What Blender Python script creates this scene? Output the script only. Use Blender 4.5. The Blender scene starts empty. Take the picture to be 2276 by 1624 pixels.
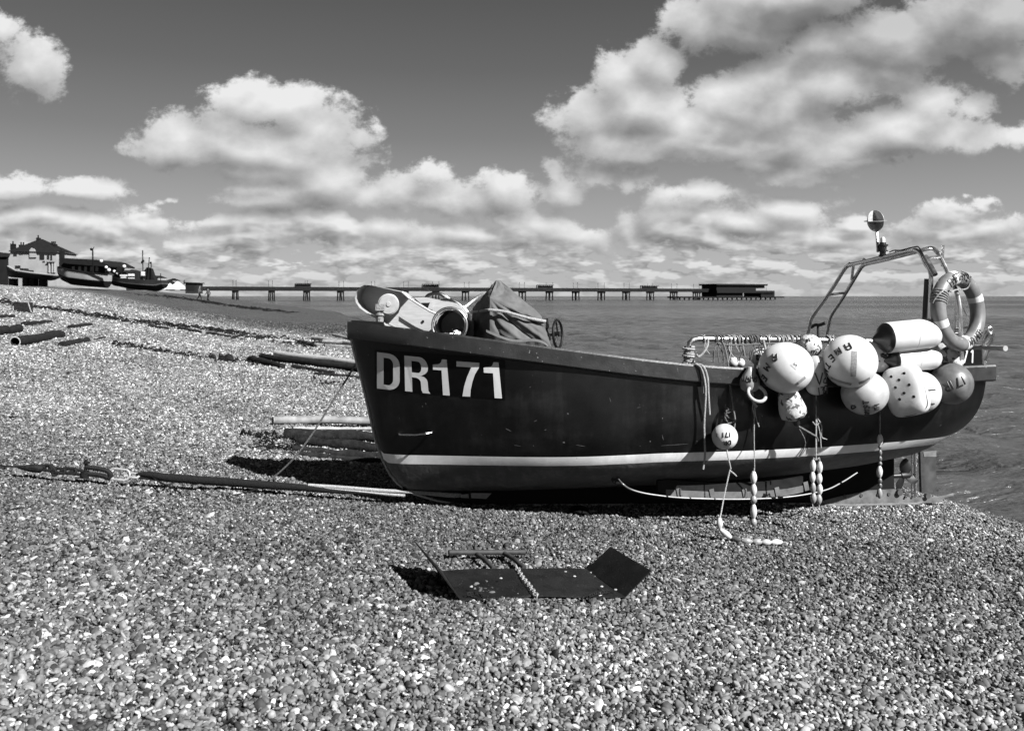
import bpy, bmesh, math, random
import numpy as np
from mathutils import Vector, Matrix
from mathutils.bvhtree import BVHTree
random.seed(7); RNG = np.random.default_rng(11)
scene = bpy.context.scene
COL = scene.collection

# ------------------------------------------------------------------ camera
EYE = 2.6; FP = 2023.0; CX = 1138.0; HY = 658.0        # eye height above the sea, focal length and horizon in photo pixels (2276 wide)
cam = bpy.data.cameras.new("camera"); cam.sensor_width = 36.0; cam.lens = FP/2276*36
cam.shift_y = -(812-HY)/2276; cam.clip_start = 0.05; cam.clip_end = 90000
cam.dof.use_dof = True; cam.dof.focus_distance = 7.6; cam.dof.aperture_fstop = 5.0
camo = bpy.data.objects.new("camera", cam); COL.objects.link(camo)
camo.location = (0, 0, EYE); camo.rotation_euler = (math.radians(90), 0, 0)
scene.camera = camo

# ------------------------------------------------------------------ light and exposure
EXPO = 1.45
scene.view_settings.view_transform = 'Standard'; scene.view_settings.look = 'None'
scene.view_settings.exposure = EXPO; scene.view_settings.gamma = 1.0
sunv = Vector((0.92, -0.80, 1.0)).normalized()           # towards the sun
sl = bpy.data.lights.new("sun", 'SUN'); sl.energy = 5.0; sl.angle = math.radians(0.55); sl.color = (1, 1, 1)
so = bpy.data.objects.new("sun", sl); COL.objects.link(so)
so.rotation_euler = (-sunv).to_track_quat('-Z', 'Y').to_euler(); so.location = (20, -20, 30)
SUN_EL = math.asin(sunv.z); SUN_AZ = math.atan2(sunv.x, sunv.y)

# ------------------------------------------------------------------ world: monochrome sky with clouds, by direction
class NT:
    def __init__(s, tree): s.t = tree
    def n(s, typ, ins=None, **kw):
        nd = s.t.nodes.new(typ)
        for k, v in kw.items(): setattr(nd, k, v)
        for k, v in (ins or {}).items():
            if isinstance(v, bpy.types.NodeSocket): s.t.links.new(v, nd.inputs[k])
            else: nd.inputs[k].default_value = v
        return nd
    def m(s, op, a, b=0.0, c=0.0, clamp=False):
        return s.n('ShaderNodeMath', {0: a, 1: b, 2: c}, operation=op, use_clamp=clamp).outputs[0]
    def v(s, op, a, b=(0, 0, 0), c=(0, 0, 0)):
        nd = s.n('ShaderNodeVectorMath', {0: a, 1: b}, operation=op)
        if op == 'MULTIPLY_ADD':
            if isinstance(c, bpy.types.NodeSocket): s.t.links.new(c, nd.inputs[2])
            else: nd.inputs[2].default_value = c
        return nd.outputs['Value'] if op in ('DOT_PRODUCT', 'LENGTH') else nd.outputs[0]
    def ss(s, x, a, b, lo=0.0, hi=1.0):
        return s.n('ShaderNodeMapRange', {'Value': x, 'From Min': a, 'From Max': b, 'To Min': lo, 'To Max': hi}, interpolation_type='SMOOTHSTEP').outputs[0]

BLOBS = [(350,335,75,28),(400,315,90,45),(500,300,80,50),(560,240,80,48),(650,235,80,45),(700,290,90,50),(610,340,150,36),(790,310,32,30),
 (590,390,130,22),(720,395,100,50),(620,430,130,34),(790,370,50,28),(60,150,72,62),(5,60,26,30),(105,195,30,26),(40,415,90,24),(195,412,60,16),
 (900,430,68,36),(960,395,40,22),(1050,440,60,30),(1115,430,72,42),(1240,395,30,30),(1250,430,60,26),(1340,405,50,36),(1400,410,40,20),
 (560,490,130,17),(650,505,90,17),(445,525,34,18),(1300,250,62,60),(1370,160,50,45),(1455,140,60,55),(1430,240,110,70),(1550,290,150,55),(1400,320,150,34),
 (1640,220,130,75),(1740,250,120,70),(1580,330,200,26),(1720,170,90,60),(1830,90,60,45),(1850,180,100,60),(1650,50,120,60),(1560,50,80,60),(1760,-20,180,60),
 (2000,100,140,70),(2150,60,150,80),(2230,130,80,50),(1960,170,110,34),(1920,320,110,45),(2070,225,75,45),(2010,290,130,55),(2140,300,90,34),(2170,255,40,30),
 (1850,340,110,40),(1780,300,120,60),(560,330,200,50),(650,340,130,60),(1500,330,190,34),(1700,320,160,34),(850,440,50,26),(980,450,90,30),(1660,500,130,30),(1850,520,120,26),(1250,520,90,26),(30,500,60,24),(2240,305,60,20),(1690,375,60,30),(1760,390,80,24),(1880,365,120,14),(1600,425,70,20),(1550,432,60,16),(1740,470,110,32),(1480,490,70,40),
 (1390,510,30,50),(2110,480,90,22),(2050,500,80,24),(2200,500,90,26),(1620,480,60,24),(1180,500,80,26),(860,500,80,22),(1040,520,110,20),(300,480,60,22),(110,480,150,22),(250,510,60,14)]

def cloud_group():
    g = bpy.data.node_groups.new("cloud field", 'ShaderNodeTree')
    g.interface.new_socket('P', in_out='INPUT', socket_type='NodeSocketVector')
    g.interface.new_socket('D', in_out='OUTPUT', socket_type='NodeSocketFloat')
    g.interface.new_socket('S', in_out='OUTPUT', socket_type='NodeSocketFloat')
    T = NT(g); gi = T.n('NodeGroupInput'); go = T.n('NodeGroupOutput')
    p0 = gi.outputs['P']
    nz = T.n('ShaderNodeTexNoise', {'Vector': p0, 'Scale': 7.0, 'Detail': 3.0, 'Roughness': 0.6})
    w = T.v('MULTIPLY', T.v('SUBTRACT', nz.outputs['Color'], (0.5, 0.5, 0.5)), (0.055, 0.04, 0))
    p = T.v('ADD', p0, w)
    acc = None
    for (x, y, rx, ry) in BLOBS:
        c = ((x-CX)/FP, (HY-y)/FP); r = (rx/FP*1.05, ry/FP*1.04); rm = (r[0]*r[1])**.5
        q = T.v('MULTIPLY_ADD', p, (1/r[0], 1/r[1], 0), (-c[0]/r[0], -c[1]/r[1], 0))
        d = T.m('MULTIPLY_ADD', T.v('LENGTH', q), rm, -rm)
        acc = d if acc is None else T.m('SMOOTH_MIN', acc, d, 0.012)
    blob = T.m('MULTIPLY', acc, -1/0.017)
    blob = T.m('MINIMUM', T.m('MAXIMUM', blob, -2.6), 2.0)
    sp = T.n('ShaderNodeSeparateXYZ', {0: p0})
    # bank of small clouds towards the horizon, foreshortened as a flat layer
    la = T.n('ShaderNodeTexNoise', {'Vector': T.v('MULTIPLY', p0, (1.0, 1.9, 1)), 'Scale': 11.0, 'Detail': 3.0, 'Roughness': 0.55}).outputs[0]
    lb = T.n('ShaderNodeTexNoise', {'Vector': T.v('MULTIPLY', p0, (1.0, 3.2, 1)), 'Scale': 24.0, 'Detail': 3.0, 'Roughness': 0.55}).outputs[0]
    ln = T.n('ShaderNodeMix', {0: T.ss(sp.outputs[1], 0.075, 0.03), 2: la, 3: lb}, data_type='FLOAT').outputs[0]
    band = T.ss(sp.outputs[1], 0.150, 0.06)
    lowc = T.m('MULTIPLY_ADD', T.m('SUBTRACT', ln, 0.47), 14.0, T.m('MULTIPLY', T.m('SUBTRACT', band, 1.0), 4.5))
    f = T.m('SMOOTH_MAX', blob, T.m('MINIMUM', lowc, 1.8), 0.6)
    dens = T.m('MULTIPLY_ADD', T.ss(sp.outputs[1], 0.02, 0.14), -0.45, 1.0)
    q0 = T.v('MULTIPLY', p0, (1, 1.3, 1))
    n1 = T.n('ShaderNodeTexNoise', {'Vector': q0, 'Scale': 23.0, 'Detail': 10.0, 'Roughness': 0.70, 'Distortion': 0.1}).outputs[0]
    n2 = T.n('ShaderNodeTexNoise', {'Vector': q0, 'Scale': 11.0, 'Detail': 3.5, 'Roughness': 0.5}).outputs[0]
    out = T.m('MULTIPLY_ADD', T.m('SUBTRACT', n1, 0.5), 4.4, T.m('MULTIPLY_ADD', T.m('SUBTRACT', n2, 0.5), 2.4, f))
    soft = T.m('MULTIPLY_ADD', T.m('SUBTRACT', n2, 0.5), 4.6, T.m('MULTIPLY_ADD', T.m('SUBTRACT', n1, 0.5), 1.3, f))
    g.links.new(soft, go.inputs['S'])
    g.links.new(out, go.inputs['D'])
    return g

world = bpy.data.worlds.new("World"); scene.world = world; world.use_nodes = True
wt = world.node_tree; wt.nodes.clear(); W = NT(wt)
tc = W.n('ShaderNodeTexCoord'); sep = W.n('ShaderNodeSeparateXYZ', {0: tc.outputs['Generated']})
ay = W.m('MAXIMUM', W.m('ABSOLUTE', sep.outputs[1]), 0.12)
pa = W.m('DIVIDE', sep.outputs[0], ay); pe = W.m('DIVIDE', sep.outputs[2], ay)
P = W.n('ShaderNodeCombineXYZ', {0: pa, 1: pe, 2: 0.0}).outputs[0]
CG = cloud_group()
def field(pv):
    nd = wt.nodes.new('ShaderNodeGroup'); nd.node_tree = CG; wt.links.new(pv, nd.inputs[0]); return nd
f0 = field(P); offy = W.ss(pe, 0.03, 0.18, 0.009, 0.032)
f1 = field(W.v('ADD', P, W.n('ShaderNodeCombineXYZ', {0: 0.008, 1: offy, 2: 0.0}).outputs[0])); d0 = f0.outputs['D']
cov = W.ss(d0, -0.60, 0.32)
lit = W.m('MULTIPLY_ADD', W.m('SUBTRACT', f0.outputs['S'], f1.outputs['S']), W.ss(pe, 0.03, 0.18, 0.20, 0.135), 0.63)
lit = W.m('SUBTRACT', lit, W.m('MULTIPLY', W.ss(d0, 0.1, 3.0), 0.06))
lit = W.m('ADD', lit, W.m('MULTIPLY', W.m('SUBTRACT', d0, f1.outputs['D']), 0.030))
big = W.n('ShaderNodeTexNoise', {'Vector': P, 'Scale': 5.0, 'Detail': 4.0}).outputs[0]
lit = W.m('ADD', lit, W.m('MULTIPLY', W.m('SUBTRACT', big, 0.5), 0.30), clamp=True)
# greyer, thicker cloud overhead to the upper right
hi = W.m('MULTIPLY', W.ss(pe, 0.20, 0.30), W.ss(pa, 0.12, 0.40))
lit = W.m('SUBTRACT', lit, W.m('MULTIPLY', hi, 0.26), clamp=True)
cramp = W.n('ShaderNodeValToRGB', {0: lit}); cr = cramp.color_ramp
cr.elements[0].position = 0.0; cr.elements[0].color = (0.15,)*3+(1,)
cr.elements[1].position = 1.0; cr.elements[1].color = (0.86,)*3+(1,)
for ps, vl in ((0.3, 0.25), (0.55, 0.42), (0.8, 0.66)):
    e_ = cr.elements.new(ps); e_.color = (vl,)*3+(1,)
# clear sky: the Sky Texture's luminance, darkened with height as through a red filter
sky = W.n('ShaderNodeTexSky', sky_type='NISHITA', sun_disc=False, sun_elevation=SUN_EL, sun_rotation=SUN_AZ, air_density=1.0, dust_density=1.0)
skl = W.m('MULTIPLY', W.n('ShaderNodeRGBToBW', {0: sky.outputs[0]}).outputs[0], 0.1)
skramp = W.n('ShaderNodeValToRGB', {0: W.m('MAXIMUM', sep.outputs[2], 0.0)}); sr = skramp.color_ramp
sr.elements[0].position = 0.0; sr.elements[0].color = (0.50,)*3+(1,)
sr.elements[1].position = 1.0; sr.elements[1].color = (0.055,)*3+(1,)
for ps, vl in ((0.035, 0.46), (0.10, 0.33), (0.17, 0.190), (0.24, 0.115), (0.31, 0.078)):
    e_ = sr.elements.new(ps); e_.color = (vl,)*3+(1,)
skn = W.m('MULTIPLY_ADD', skl, 0.12, W.m('MULTIPLY', skramp.outputs[0], 0.9))
# fade of the clouds into the horizon
fade = W.ss(pe, -0.01, 0.065, 0.30, 1.0)
mixc = W.n('ShaderNodeMix', {0: W.m('MULTIPLY', cov, W.m('MULTIPLY', fade, 0.97)), 'A': skn, 'B': cramp.outputs[0]}, data_type='FLOAT')
wt.links.new(W.m('ADD', W.n('ShaderNodeRGBToBW', {0: cramp.outputs[0]}).outputs[0], 0.0), mixc.inputs['B'])
below = W.m('GREATER_THAN', sep.outputs[2], -0.002)
fin = W.m('MULTIPLY', mixc.outputs[0], W.m('MULTIPLY_ADD', below, 0.75, 0.25))
bg = W.n('ShaderNodeBackground', {'Color': fin, 'Strength': 2**-EXPO})
wo = W.n('ShaderNodeOutputWorld'); wt.links.new(bg.outputs[0], wo.inputs[0])
world.cycles.sampling_method = 'MANUAL'; world.cycles.sample_map_resolution = 512

cy = scene.cycles
cy.use_denoising = True; cy.max_bounces = 5; cy.diffuse_bounces = 2; cy.glossy_bounces = 3; cy.transmission_bounces = 3
cy.caustics_reflective = False; cy.caustics_refractive = False; cy.use_adaptive_sampling = True; cy.adaptive_threshold = 0.02

# ------------------------------------------------------------------ the beach as a height function
_pu = [(-400,-30),(-60,-7),(-5,-1.0),(-1.0,-0.22),(0,0.0),(0.35,0.22),(0.9,0.40),(1.6,0.495),(2.2,0.54),(4.2,0.63),(6.4,0.73),(8.5,0.90),(10.7,1.10),(14,1.50),(17.6,2.08),
       (21,2.6),(25,3.12),(32,3.5),(45,3.65),(120,4.0),(900,6.0),(4000,8.0)]
_us = np.concatenate([np.arange(-30, 60, 0.1), np.arange(60, 4000, 5.0)])
_zs = np.interp(_us, [a for a, _ in _pu], [b for _, b in _pu])
_k = np.ones(9)/9
_n1 = int(900); _zz = _zs.copy(); _zz[10:_n1-10] = np.convolve(_zs[:_n1], _k, 'same')[10:-10]; _zs = _zz
def shore(y):
    y = np.asarray(y, float)
    return -0.5*np.clip((22-y)/9, 0, 1)+np.where(y < 125, 8.6-0.255*y, 8.6-0.255*125-0.335*(y-125)) + 0.25*np.sin(y*0.21)*np.clip((y-14)/20, 0, 1)
def G(x, y):
    x = np.asarray(x, float); y = np.asarray(y, float)
    u = shore(y)-x
    z = np.interp(u, _us, _zs)
    near = np.clip(1-np.abs(y-10)/40, 0, 1)*np.clip(u/1.5, 0, 1)
    z = z + near*(0.018*np.sin(x*2.3+1.7*np.sin(y*1.1))*np.sin(y*1.9+x*0.6) + 0.010*np.sin(x*5.1+y*1.3)*np.sin(y*4.7-x*2.2)
                  + 0.006*np.sin(x*11+3*np.sin(y*3))*np.sin(y*9.1))
    z = z + np.clip((y-18)/30, 0, 1)*np.clip(u/6, 0, 1)*0.09*np.sin(x*0.5+y*0.31)*np.sin(y*0.17-x*0.23)
    return z
def g1(x, y): return float(G(x, y))
def tone_at(x, y):
    """albedo factor of the shingle: dry pale stones up the beach, finer damp stones before the boat and at the waterline, darker far along the shore"""
    x = np.asarray(x, float); y = np.asarray(y, float); u = shore(y)-x
    t = np.interp(y, [0, 4.2, 5.5, 7.0, 9.6, 13, 30, 2000], [1.22, 1.14, 0.72, 0.62, 0.92, 1.08, 1.18, 1.2])
    t = t*(1+0.16*np.sin(x*1.1+0.7*y)*np.sin(y*0.8-0.5*x+1)+0.10*np.sin(2.7*x-y)*np.sin(3.1*y+x))
    t = t*(1+(np.interp(x, [-6, 0, 1.8, 3, 7], [1.0, 1.0, 1.15, 1.38, 1.30])-1)*np.interp(y, [4.2, 5.4, 9, 12], [0.1, 1, 1, 0]))*np.interp(u, [0.0, 0.6, 1.1, 1.8], [0.22, 0.30, 0.75, 1.0])
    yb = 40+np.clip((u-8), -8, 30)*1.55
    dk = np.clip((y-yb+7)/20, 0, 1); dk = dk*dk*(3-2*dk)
    return t*(1-0.76*dk)  # tone drops to a darker value far along the shore
def P3(px, py, Y): return Vector(((px-CX)/FP*Y, Y, EYE+(HY-py)/FP*Y))
def hitG(px, py, ymin=2.2, lift=0.0):
    dx = (px-CX)/FP; dz = (HY-py)/FP; a = ymin
    f = lambda Y: EYE+dz*Y-lift-g1(dx*Y, Y)
    while a < 900:
        b = a*1.02
        if f(b) < 0:
            for _ in range(30):
                m = (a+b)/2
                if f(m) > 0: a = m
                else: b = m
            return Vector((dx*a, a, EYE+dz*a))
        a = b
    raise ValueError((px, py))

# ------------------------------------------------------------------ materials
MATS = {}
def mat(name, v, rough=0.6, metal=0.0, var=0.25, scale=12.0, bump=0.0, bscale=None, spec=0.5, stretch=(1, 1, 1), spots=None, detail=5.0, coat=0.0, streak=0.0):
    if name in MATS: return MATS[name]
    if metal < 0.3: v = v*float(np.interp(v, [0, .06, .12, .3, .45, .6, 1], [.30, .32, .45, .62, .66, .74, .82]))
    if rough >= 0.6 and spec == 0.5: spec = 0.12
    m = bpy.data.materials.new(name); m.use_nodes = True; t = m.node_tree; T = NT(t)
    bs = t.nodes['Principled BSDF']; tcn = T.n('ShaderNodeTexCoord')
    vec = T.v('MULTIPLY', tcn.outputs['Object'], stretch)
    nz = T.n('ShaderNodeTexNoise', {'Vector': vec, 'Scale': scale, 'Detail': detail, 'Roughness': 0.6}).outputs[0]
    fac = T.n('ShaderNodeMapRange', {'Value': nz, 'From Min': 0.3, 'From Max': 0.7, 'To Min': v*(1-var), 'To Max': v*(1+var)}).outputs[0]
    if spots:      # (scale, threshold, value)
        sn = T.n('ShaderNodeTexNoise', {'Vector': vec, 'Scale': spots[0], 'Detail': 3.0}).outputs[0]
        sm = T.ss(sn, spots[1], spots[1]+0.03)
        fac = T.n('ShaderNodeMix', {0: sm, 2: fac, 3: spots[2]}, data_type='FLOAT').outputs[0]
    if streak:     # run-down salt and dirt streaks
        st_ = T.n('ShaderNodeTexNoise', {'Vector': T.v('MULTIPLY', tcn.outputs['Object'], (14, 14, 0.9)), 'Scale': 1.0, 'Detail': 5.0, 'Roughness': 0.7}).outputs[0]
        bl_ = T.n('ShaderNodeTexNoise', {'Vector': T.v('MULTIPLY', tcn.outputs['Object'], (1.3, 1.3, 3.5)), 'Scale': 1.0, 'Detail': 6.0, 'Roughness': 0.7}).outputs[0]
        fac = T.m('MULTIPLY', fac, T.m('MULTIPLY_ADD', T.ss(T.m('MULTIPLY_ADD', st_, .5, T.m('MULTIPLY', bl_, .6)), .50, .72), streak, 1.0-streak*.3))
    t.links.new(fac, bs.inputs['Base Color'])
    bs.inputs['Metallic'].default_value = metal; bs.inputs['Specular IOR Level'].default_value = spec
    bs.inputs['Coat Weight'].default_value = coat; bs.inputs['Coat Roughness'].default_value = 0.15
    rr = T.n('ShaderNodeMapRange', {'Value': nz, 'From Min': 0.3, 'From Max': 0.7, 'To Min': max(rough-0.08, 0.03), 'To Max': min(rough+0.08, 1)}).outputs[0]
    t.links.new(rr, bs.inputs['Roughness'])
    if bump:
        bn = T.n('ShaderNodeTexNoise', {'Vector': vec, 'Scale': bscale or scale*3, 'Detail': 4.0}).outputs[0]
        b = T.n('ShaderNodeBump', {'Height': bn, 'Strength': min(bump, 1.0), 'Distance': 0.01}); t.links.new(b.outputs[0], bs.inputs['Normal'])
    MATS[name] = m; return m
white = mat('white plastic', 0.56, 0.42, var=0.24, scale=5, bump=0.08, bscale=40, spots=(26, 0.70, 0.35))
white2 = mat('clean white plastic', 0.60, 0.36, var=0.17, scale=4, bump=0.05, bscale=30, spots=(19, 0.735, 0.38))
offw = mat('chalky off white plastic', 0.44, 0.45, var=0.25, scale=8, spots=(30, 0.69, 0.25))
greyb = mat('faded orange plastic', 0.30, 0.38, var=0.15, scale=9)
dgreyb = mat('dull orange plastic', 0.17, 0.42, var=0.4, scale=9)
speck = mat('cracked speckled foam', 0.52, 0.75, var=0.25, scale=14, bump=1.0, bscale=26, spots=(24, 0.57, 0.08))
blackp = mat('black plastic', 0.012, 0.35, var=0.3)
ink = mat('black paint marks', 0.012, 0.5, var=0.2)
faint = mat('faded marker', 0.28, 0.6)
tape = mat('grey tape', 0.30, 0.6, var=0.3, scale=90)
topside = mat('dark gloss topside paint', 0.0145, 0.38, var=0.5, scale=2.6, bump=0.08, bscale=4, spec=0.28, spots=(26, 0.735, 0.085), streak=1.3)
strakem = mat('dark rail paint', 0.040, 0.42, var=0.25, scale=9, bump=0.15, bscale=60, spots=(34, 0.70, 0.12))
stripem = mat('white boot stripe', 0.90, 0.36, var=0.14, scale=4, streak=0.22, spots=(45, .735, .35))
bottomm = mat('dull antifouling paint', 0.115, 0.55, var=0.35, scale=5, bump=0.3, bscale=30, spots=(40, 0.72, 0.12), streak=1.0)
keelm = mat('worn keel timber', 0.016, 0.7, var=0.4, scale=8)
steel = mat('stainless tube', 0.55, 0.28, 1.0, var=0.15, scale=10)
alum = mat('brushed aluminium', 0.50, 0.45, 0.2, var=0.12, scale=9, stretch=(1, 1, 6), spots=(22, 0.74, 0.3))
galv = mat('galvanised steel', 0.42, 0.5, 0.6, var=0.3, scale=30)
iron = mat('rusty iron', 0.03, 0.65, 0.1, var=0.45, scale=30, bump=0.6)
plate = mat('black steel plate', 0.009, 0.55, 0.1, var=0.4, scale=9, bump=0.35, bscale=70, spots=(60, 0.70, 0.05))
bright = mat('worn bright steel', 0.38, 0.35, 0.1, var=0.3, scale=30)
rope_l = mat('pale rope', 0.38, 0.9, var=0.4, scale=90, bump=0.8, bscale=160)
rope_m = mat('grey rope', 0.20, 0.9, var=0.4, scale=90, bump=0.8, bscale=160)
rope_d = mat('dark tarred rope', 0.022, 0.8, var=0.5, scale=60, bump=0.8, bscale=120)
tarp = mat('canvas cover', 0.165, 0.8, var=0.25, scale=11, bump=0.7, bscale=14, stretch=(1, 1, 0.5))
wood_l = mat('bleached wood', 0.36, 0.8, var=0.3, scale=12, bump=0.6, stretch=(0.6, 1, 1))
wood_d = mat('dark weathered wood', 0.030, 0.85, var=0.8, scale=18, bump=1.0, spots=(22, .70, .05))
pipe_l = mat('weathered plastic pipe', 0.27, 0.6, var=0.5, scale=5)
weed = mat('dried seaweed', 0.022, 0.9, var=0.6, scale=20)
deckm = mat('grey deck paint', 0.12, 0.7, var=0.3)
rudderm = mat('rudder steel', 0.09, 0.55, 0.2, var=0.5, scale=9)
shoem = mat('worn keel shoe', 0.20, 0.5, 0.2, var=0.4, scale=9)
letter = mat('number decal', 0.62, 0.36, var=0.05)
decalb = mat('black decal', 0.004, 0.45, spec=0.15, var=0.1)
houseW = mat('weathered render', 0.34, 0.85, var=0.15, scale=0.4)
roofd = mat('dark slate', 0.022, 0.8, var=0.3, scale=2)
glassd = mat('dark window glass', 0.02, 0.15, var=0.1)
pierm = mat('weathered pier concrete', 0.022, 0.85, var=0.15, scale=0.2)
pierd = mat('dark pier pavilion', 0.020, 0.8, var=0.3, scale=0.2)
tentm = mat('white canvas', 0.65, 0.8, var=0.05, scale=0.5)
hull_w = mat('pale far hull paint', 0.30, 0.6, var=0.15, scale=0.8)
hull_k = mat('dark far hull paint', 0.012, 0.6, var=0.3, scale=0.8)
hull_g = mat('grey far hull paint', 0.05, 0.6, var=0.3, scale=0.8)
cloth_l = mat('light clothing', 0.16, 0.9, var=0.1); cloth_d = mat('dark clothing', 0.02, 0.9, var=0.1); skin = mat('skin', 0.25, 0.6, var=0.1)

# ------------------------------------------------------------------ mesh builder (world coordinates)
class MB:
    def __init__(s): s.v = []; s.f = []; s.mi = []; s.cur = 0
    def m(s, i): s.cur = i; return s
    def add(s, vs, fs):
        o = len(s.v); s.v.extend([tuple(p) for p in vs])
        for f in fs: s.f.append([o+i for i in f]); s.mi.append(s.cur)
        return s
    def grid(s, rows, close_u=False, close_v=False, cap0=False, cap1=False):
        n = len(rows); k = len(rows[0]); fs = []
        for i in range(n if close_u else n-1):
            for j in range(k if close_v else k-1):
                a = i*k+j; b = i*k+(j+1) % k; c = ((i+1) % n)*k+(j+1) % k; d = ((i+1) % n)*k+j
                fs.append((a, b, c, d))
        if cap0: fs.append(tuple(reversed(range(k))))
        if cap1: fs.append(tuple((n-1)*k+j for j in range(k)))
        return s.add([p for r in rows for p in r], fs)
    def tube(s, pts, r, seg=8, closed=False, caps=True):
        pts = [Vector(p) for p in pts]; n = len(pts)
        rs = r if isinstance(r, (list, tuple)) else [r]*n
        rows = []; up = None
        for i, p in enumerate(pts):
            a = pts[(i-1) % n] if (closed or i > 0) else p; b = pts[(i+1) % n] if (closed or i < n-1) else p
            d = (b-a).normalized() if (b-a).length > 1e-9 else Vector((0, 0, 1))
            if up is None:
                up = Vector((0, 0, 1)) if abs(d.z) < 0.9 else Vector((1, 0, 0))
            up = (up-d*up.dot(d)); up = up.normalized() if up.length > 1e-6 else d.orthogonal().normalized()
            sd = d.cross(up)
            rows.append([p+(up*math.cos(t)+sd*math.sin(t))*rs[i] for t in [2*math.pi*q/seg for q in range(seg)]])
        return s.grid(rows, close_u=closed, close_v=True, cap0=caps and not closed, cap1=caps and not closed)
    def lathe(s, c, ax, prof, seg=24, squash=None):
        c = Vector(c); ax = Vector(ax).normalized(); u = ax.orthogonal().normalized(); w = ax.cross(u); rows = []
        for (h, r) in prof:
            rows.append([c+ax*h+(u*math.cos(t)+w*math.sin(t))*r for t in [2*math.pi*q/seg for q in range(seg)]])
        return s.grid(rows, close_v=True, cap0=True, cap1=True)
    def ell(s, c, rx, ry=None, rz=None, R=None, seg=28, rings=18, fn=None):
        ry = ry or rx; rz = rz or rx; c = Vector(c); R = R or Matrix.Identity(3); rows = []
        for i in range(rings+1):
            ph = math.pi*i/rings; row = []
            for j in range(seg):
                th = 2*math.pi*j/seg; d = Vector((math.sin(ph)*math.cos(th), math.sin(ph)*math.sin(th), math.cos(ph)))
                k = fn(d) if fn else 1.0
                row.append(c+R @ Vector((d.x*rx*k, d.y*ry*k, d.z*rz*k)))
            rows.append(row)
        return s.grid(rows, close_v=True)
    def prism(s, poly, ext):
        n = len(poly); e = Vector(ext); a = [Vector(p) for p in poly]; b = [p+e for p in a]
        fs = [tuple(range(n)), tuple(reversed(range(n, 2*n)))]+[((i+1) % n, i, n+i, n+(i+1) % n) for i in range(n)]
        return s.add(a+b, fs)
    def box(s, c, sx, sy, sz, R=None):
        R = R or Matrix.Identity(3); c = Vector(c)
        vs = [c+R @ Vector((x*sx/2, y*sy/2, z*sz/2)) for x in (-1, 1) for y in (-1, 1) for z in (-1, 1)]
        return s.add(vs, [(0, 1, 3, 2), (4, 6, 7, 5), (0, 4, 5, 1), (2, 3, 7, 6), (0, 2, 6, 4), (1, 5, 7, 3)])
    def bar(s, a, b, w, h, up=(0, 0, 1)):
        a = Vector(a); b = Vector(b); d = (b-a); L = d.length; d.normalize(); u = Vector(up); u = (u-d*u.dot(d)).normalized(); sd = d.cross(u)
        return s.box((a+b)/2, L, w, h, Matrix((d, sd, u)).transposed())
    def torus(s, c, n, R, r, seg=40, rs=12, up=None):
        n = Vector(n).normalized(); u = (Vector(up)-n*n.dot(Vector(up))).normalized() if up else n.orthogonal().normalized(); w = n.cross(u); rows = []
        for i in range(seg):
            t = 2*math.pi*i/seg; d = u*math.cos(t)+w*math.sin(t)
            rows.append([Vector(c)+d*(R+r*math.cos(q))+n*(r*math.sin(q)) for q in [2*math.pi*k/rs for k in range(rs)]])
        return s.grid(rows, close_u=True, close_v=True)
    def link(s, c, d, n, L, Wd, r, seg=6):
        d = Vector(d).normalized(); n = Vector(n); n = (n-d*n.dot(d)).normalized(); w = n.cross(d); pts = []
        for i in range(18):
            t = 2*math.pi*i/18; pts.append(Vector(c)+d*(math.cos(t)*Wd/2+(L-Wd)/2*(1 if math.cos(t) > 0 else -1))+w*math.sin(t)*Wd/2)
        return s.tube(pts, r, seg, closed=True)
    def build(s, name, mats, parent=None, smooth=True, angle=35, origin=None):
        me = bpy.data.meshes.new(name)
        off = Vector((0, 0, 0))
        if parent is not None: off = Vector(parent.get('_o', (0, 0, 0)))
        elif origin is not None: off = Vector(origin)
        me.from_pydata([tuple(Vector(p)-off) for p in s.v], [], s.f)
        mats = mats if isinstance(mats, (list, tuple)) else [mats]
        for m_ in mats: me.materials.append(m_)
        me.polygons.foreach_set('material_index', [min(i, len(mats)-1) for i in s.mi])
        bm = bmesh.new(); bm.from_mesh(me); bmesh.ops.remove_doubles(bm, verts=bm.verts, dist=1e-6)
        bmesh.ops.recalc_face_normals(bm, faces=bm.faces); bm.to_mesh(me); bm.free()
        if smooth:
            me.polygons.foreach_set('use_smooth', [True]*len(me.polygons))
            try: me.set_sharp_from_angle(angle=math.radians(angle))
            except Exception: pass
        o = bpy.data.objects.new(name, me); COL.objects.link(o)
        if parent is not None: o.parent = parent; o['_o'] = list(off)
        else: o.location = off; o['_o'] = list(off)
        return o
def tag(o, label=None, cat=None, group=None, kind=None):
    if label: o['label'] = label
    if cat: o['category'] = cat
    if group: o['group'] = group
    if kind: o['kind'] = kind
    return o
def thing(name, label, cat, loc, group=None):
    e = bpy.data.objects.new(name, None); COL.objects.link(e); e.location = loc; e['_o'] = list(loc); e.empty_display_size = 0.1
    return tag(e, label, cat, group)
def solo(mb, name, m, label, cat, group=None, **kw):
    vs = mb.v; lo = min(p[2] for p in vs); cx = sum(p[0] for p in vs)/len(vs); cyy = sum(p[1] for p in vs)/len(vs)
    return tag(mb.build(name, m, None, origin=(cx, cyy, lo), **kw), label, cat, group)
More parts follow.
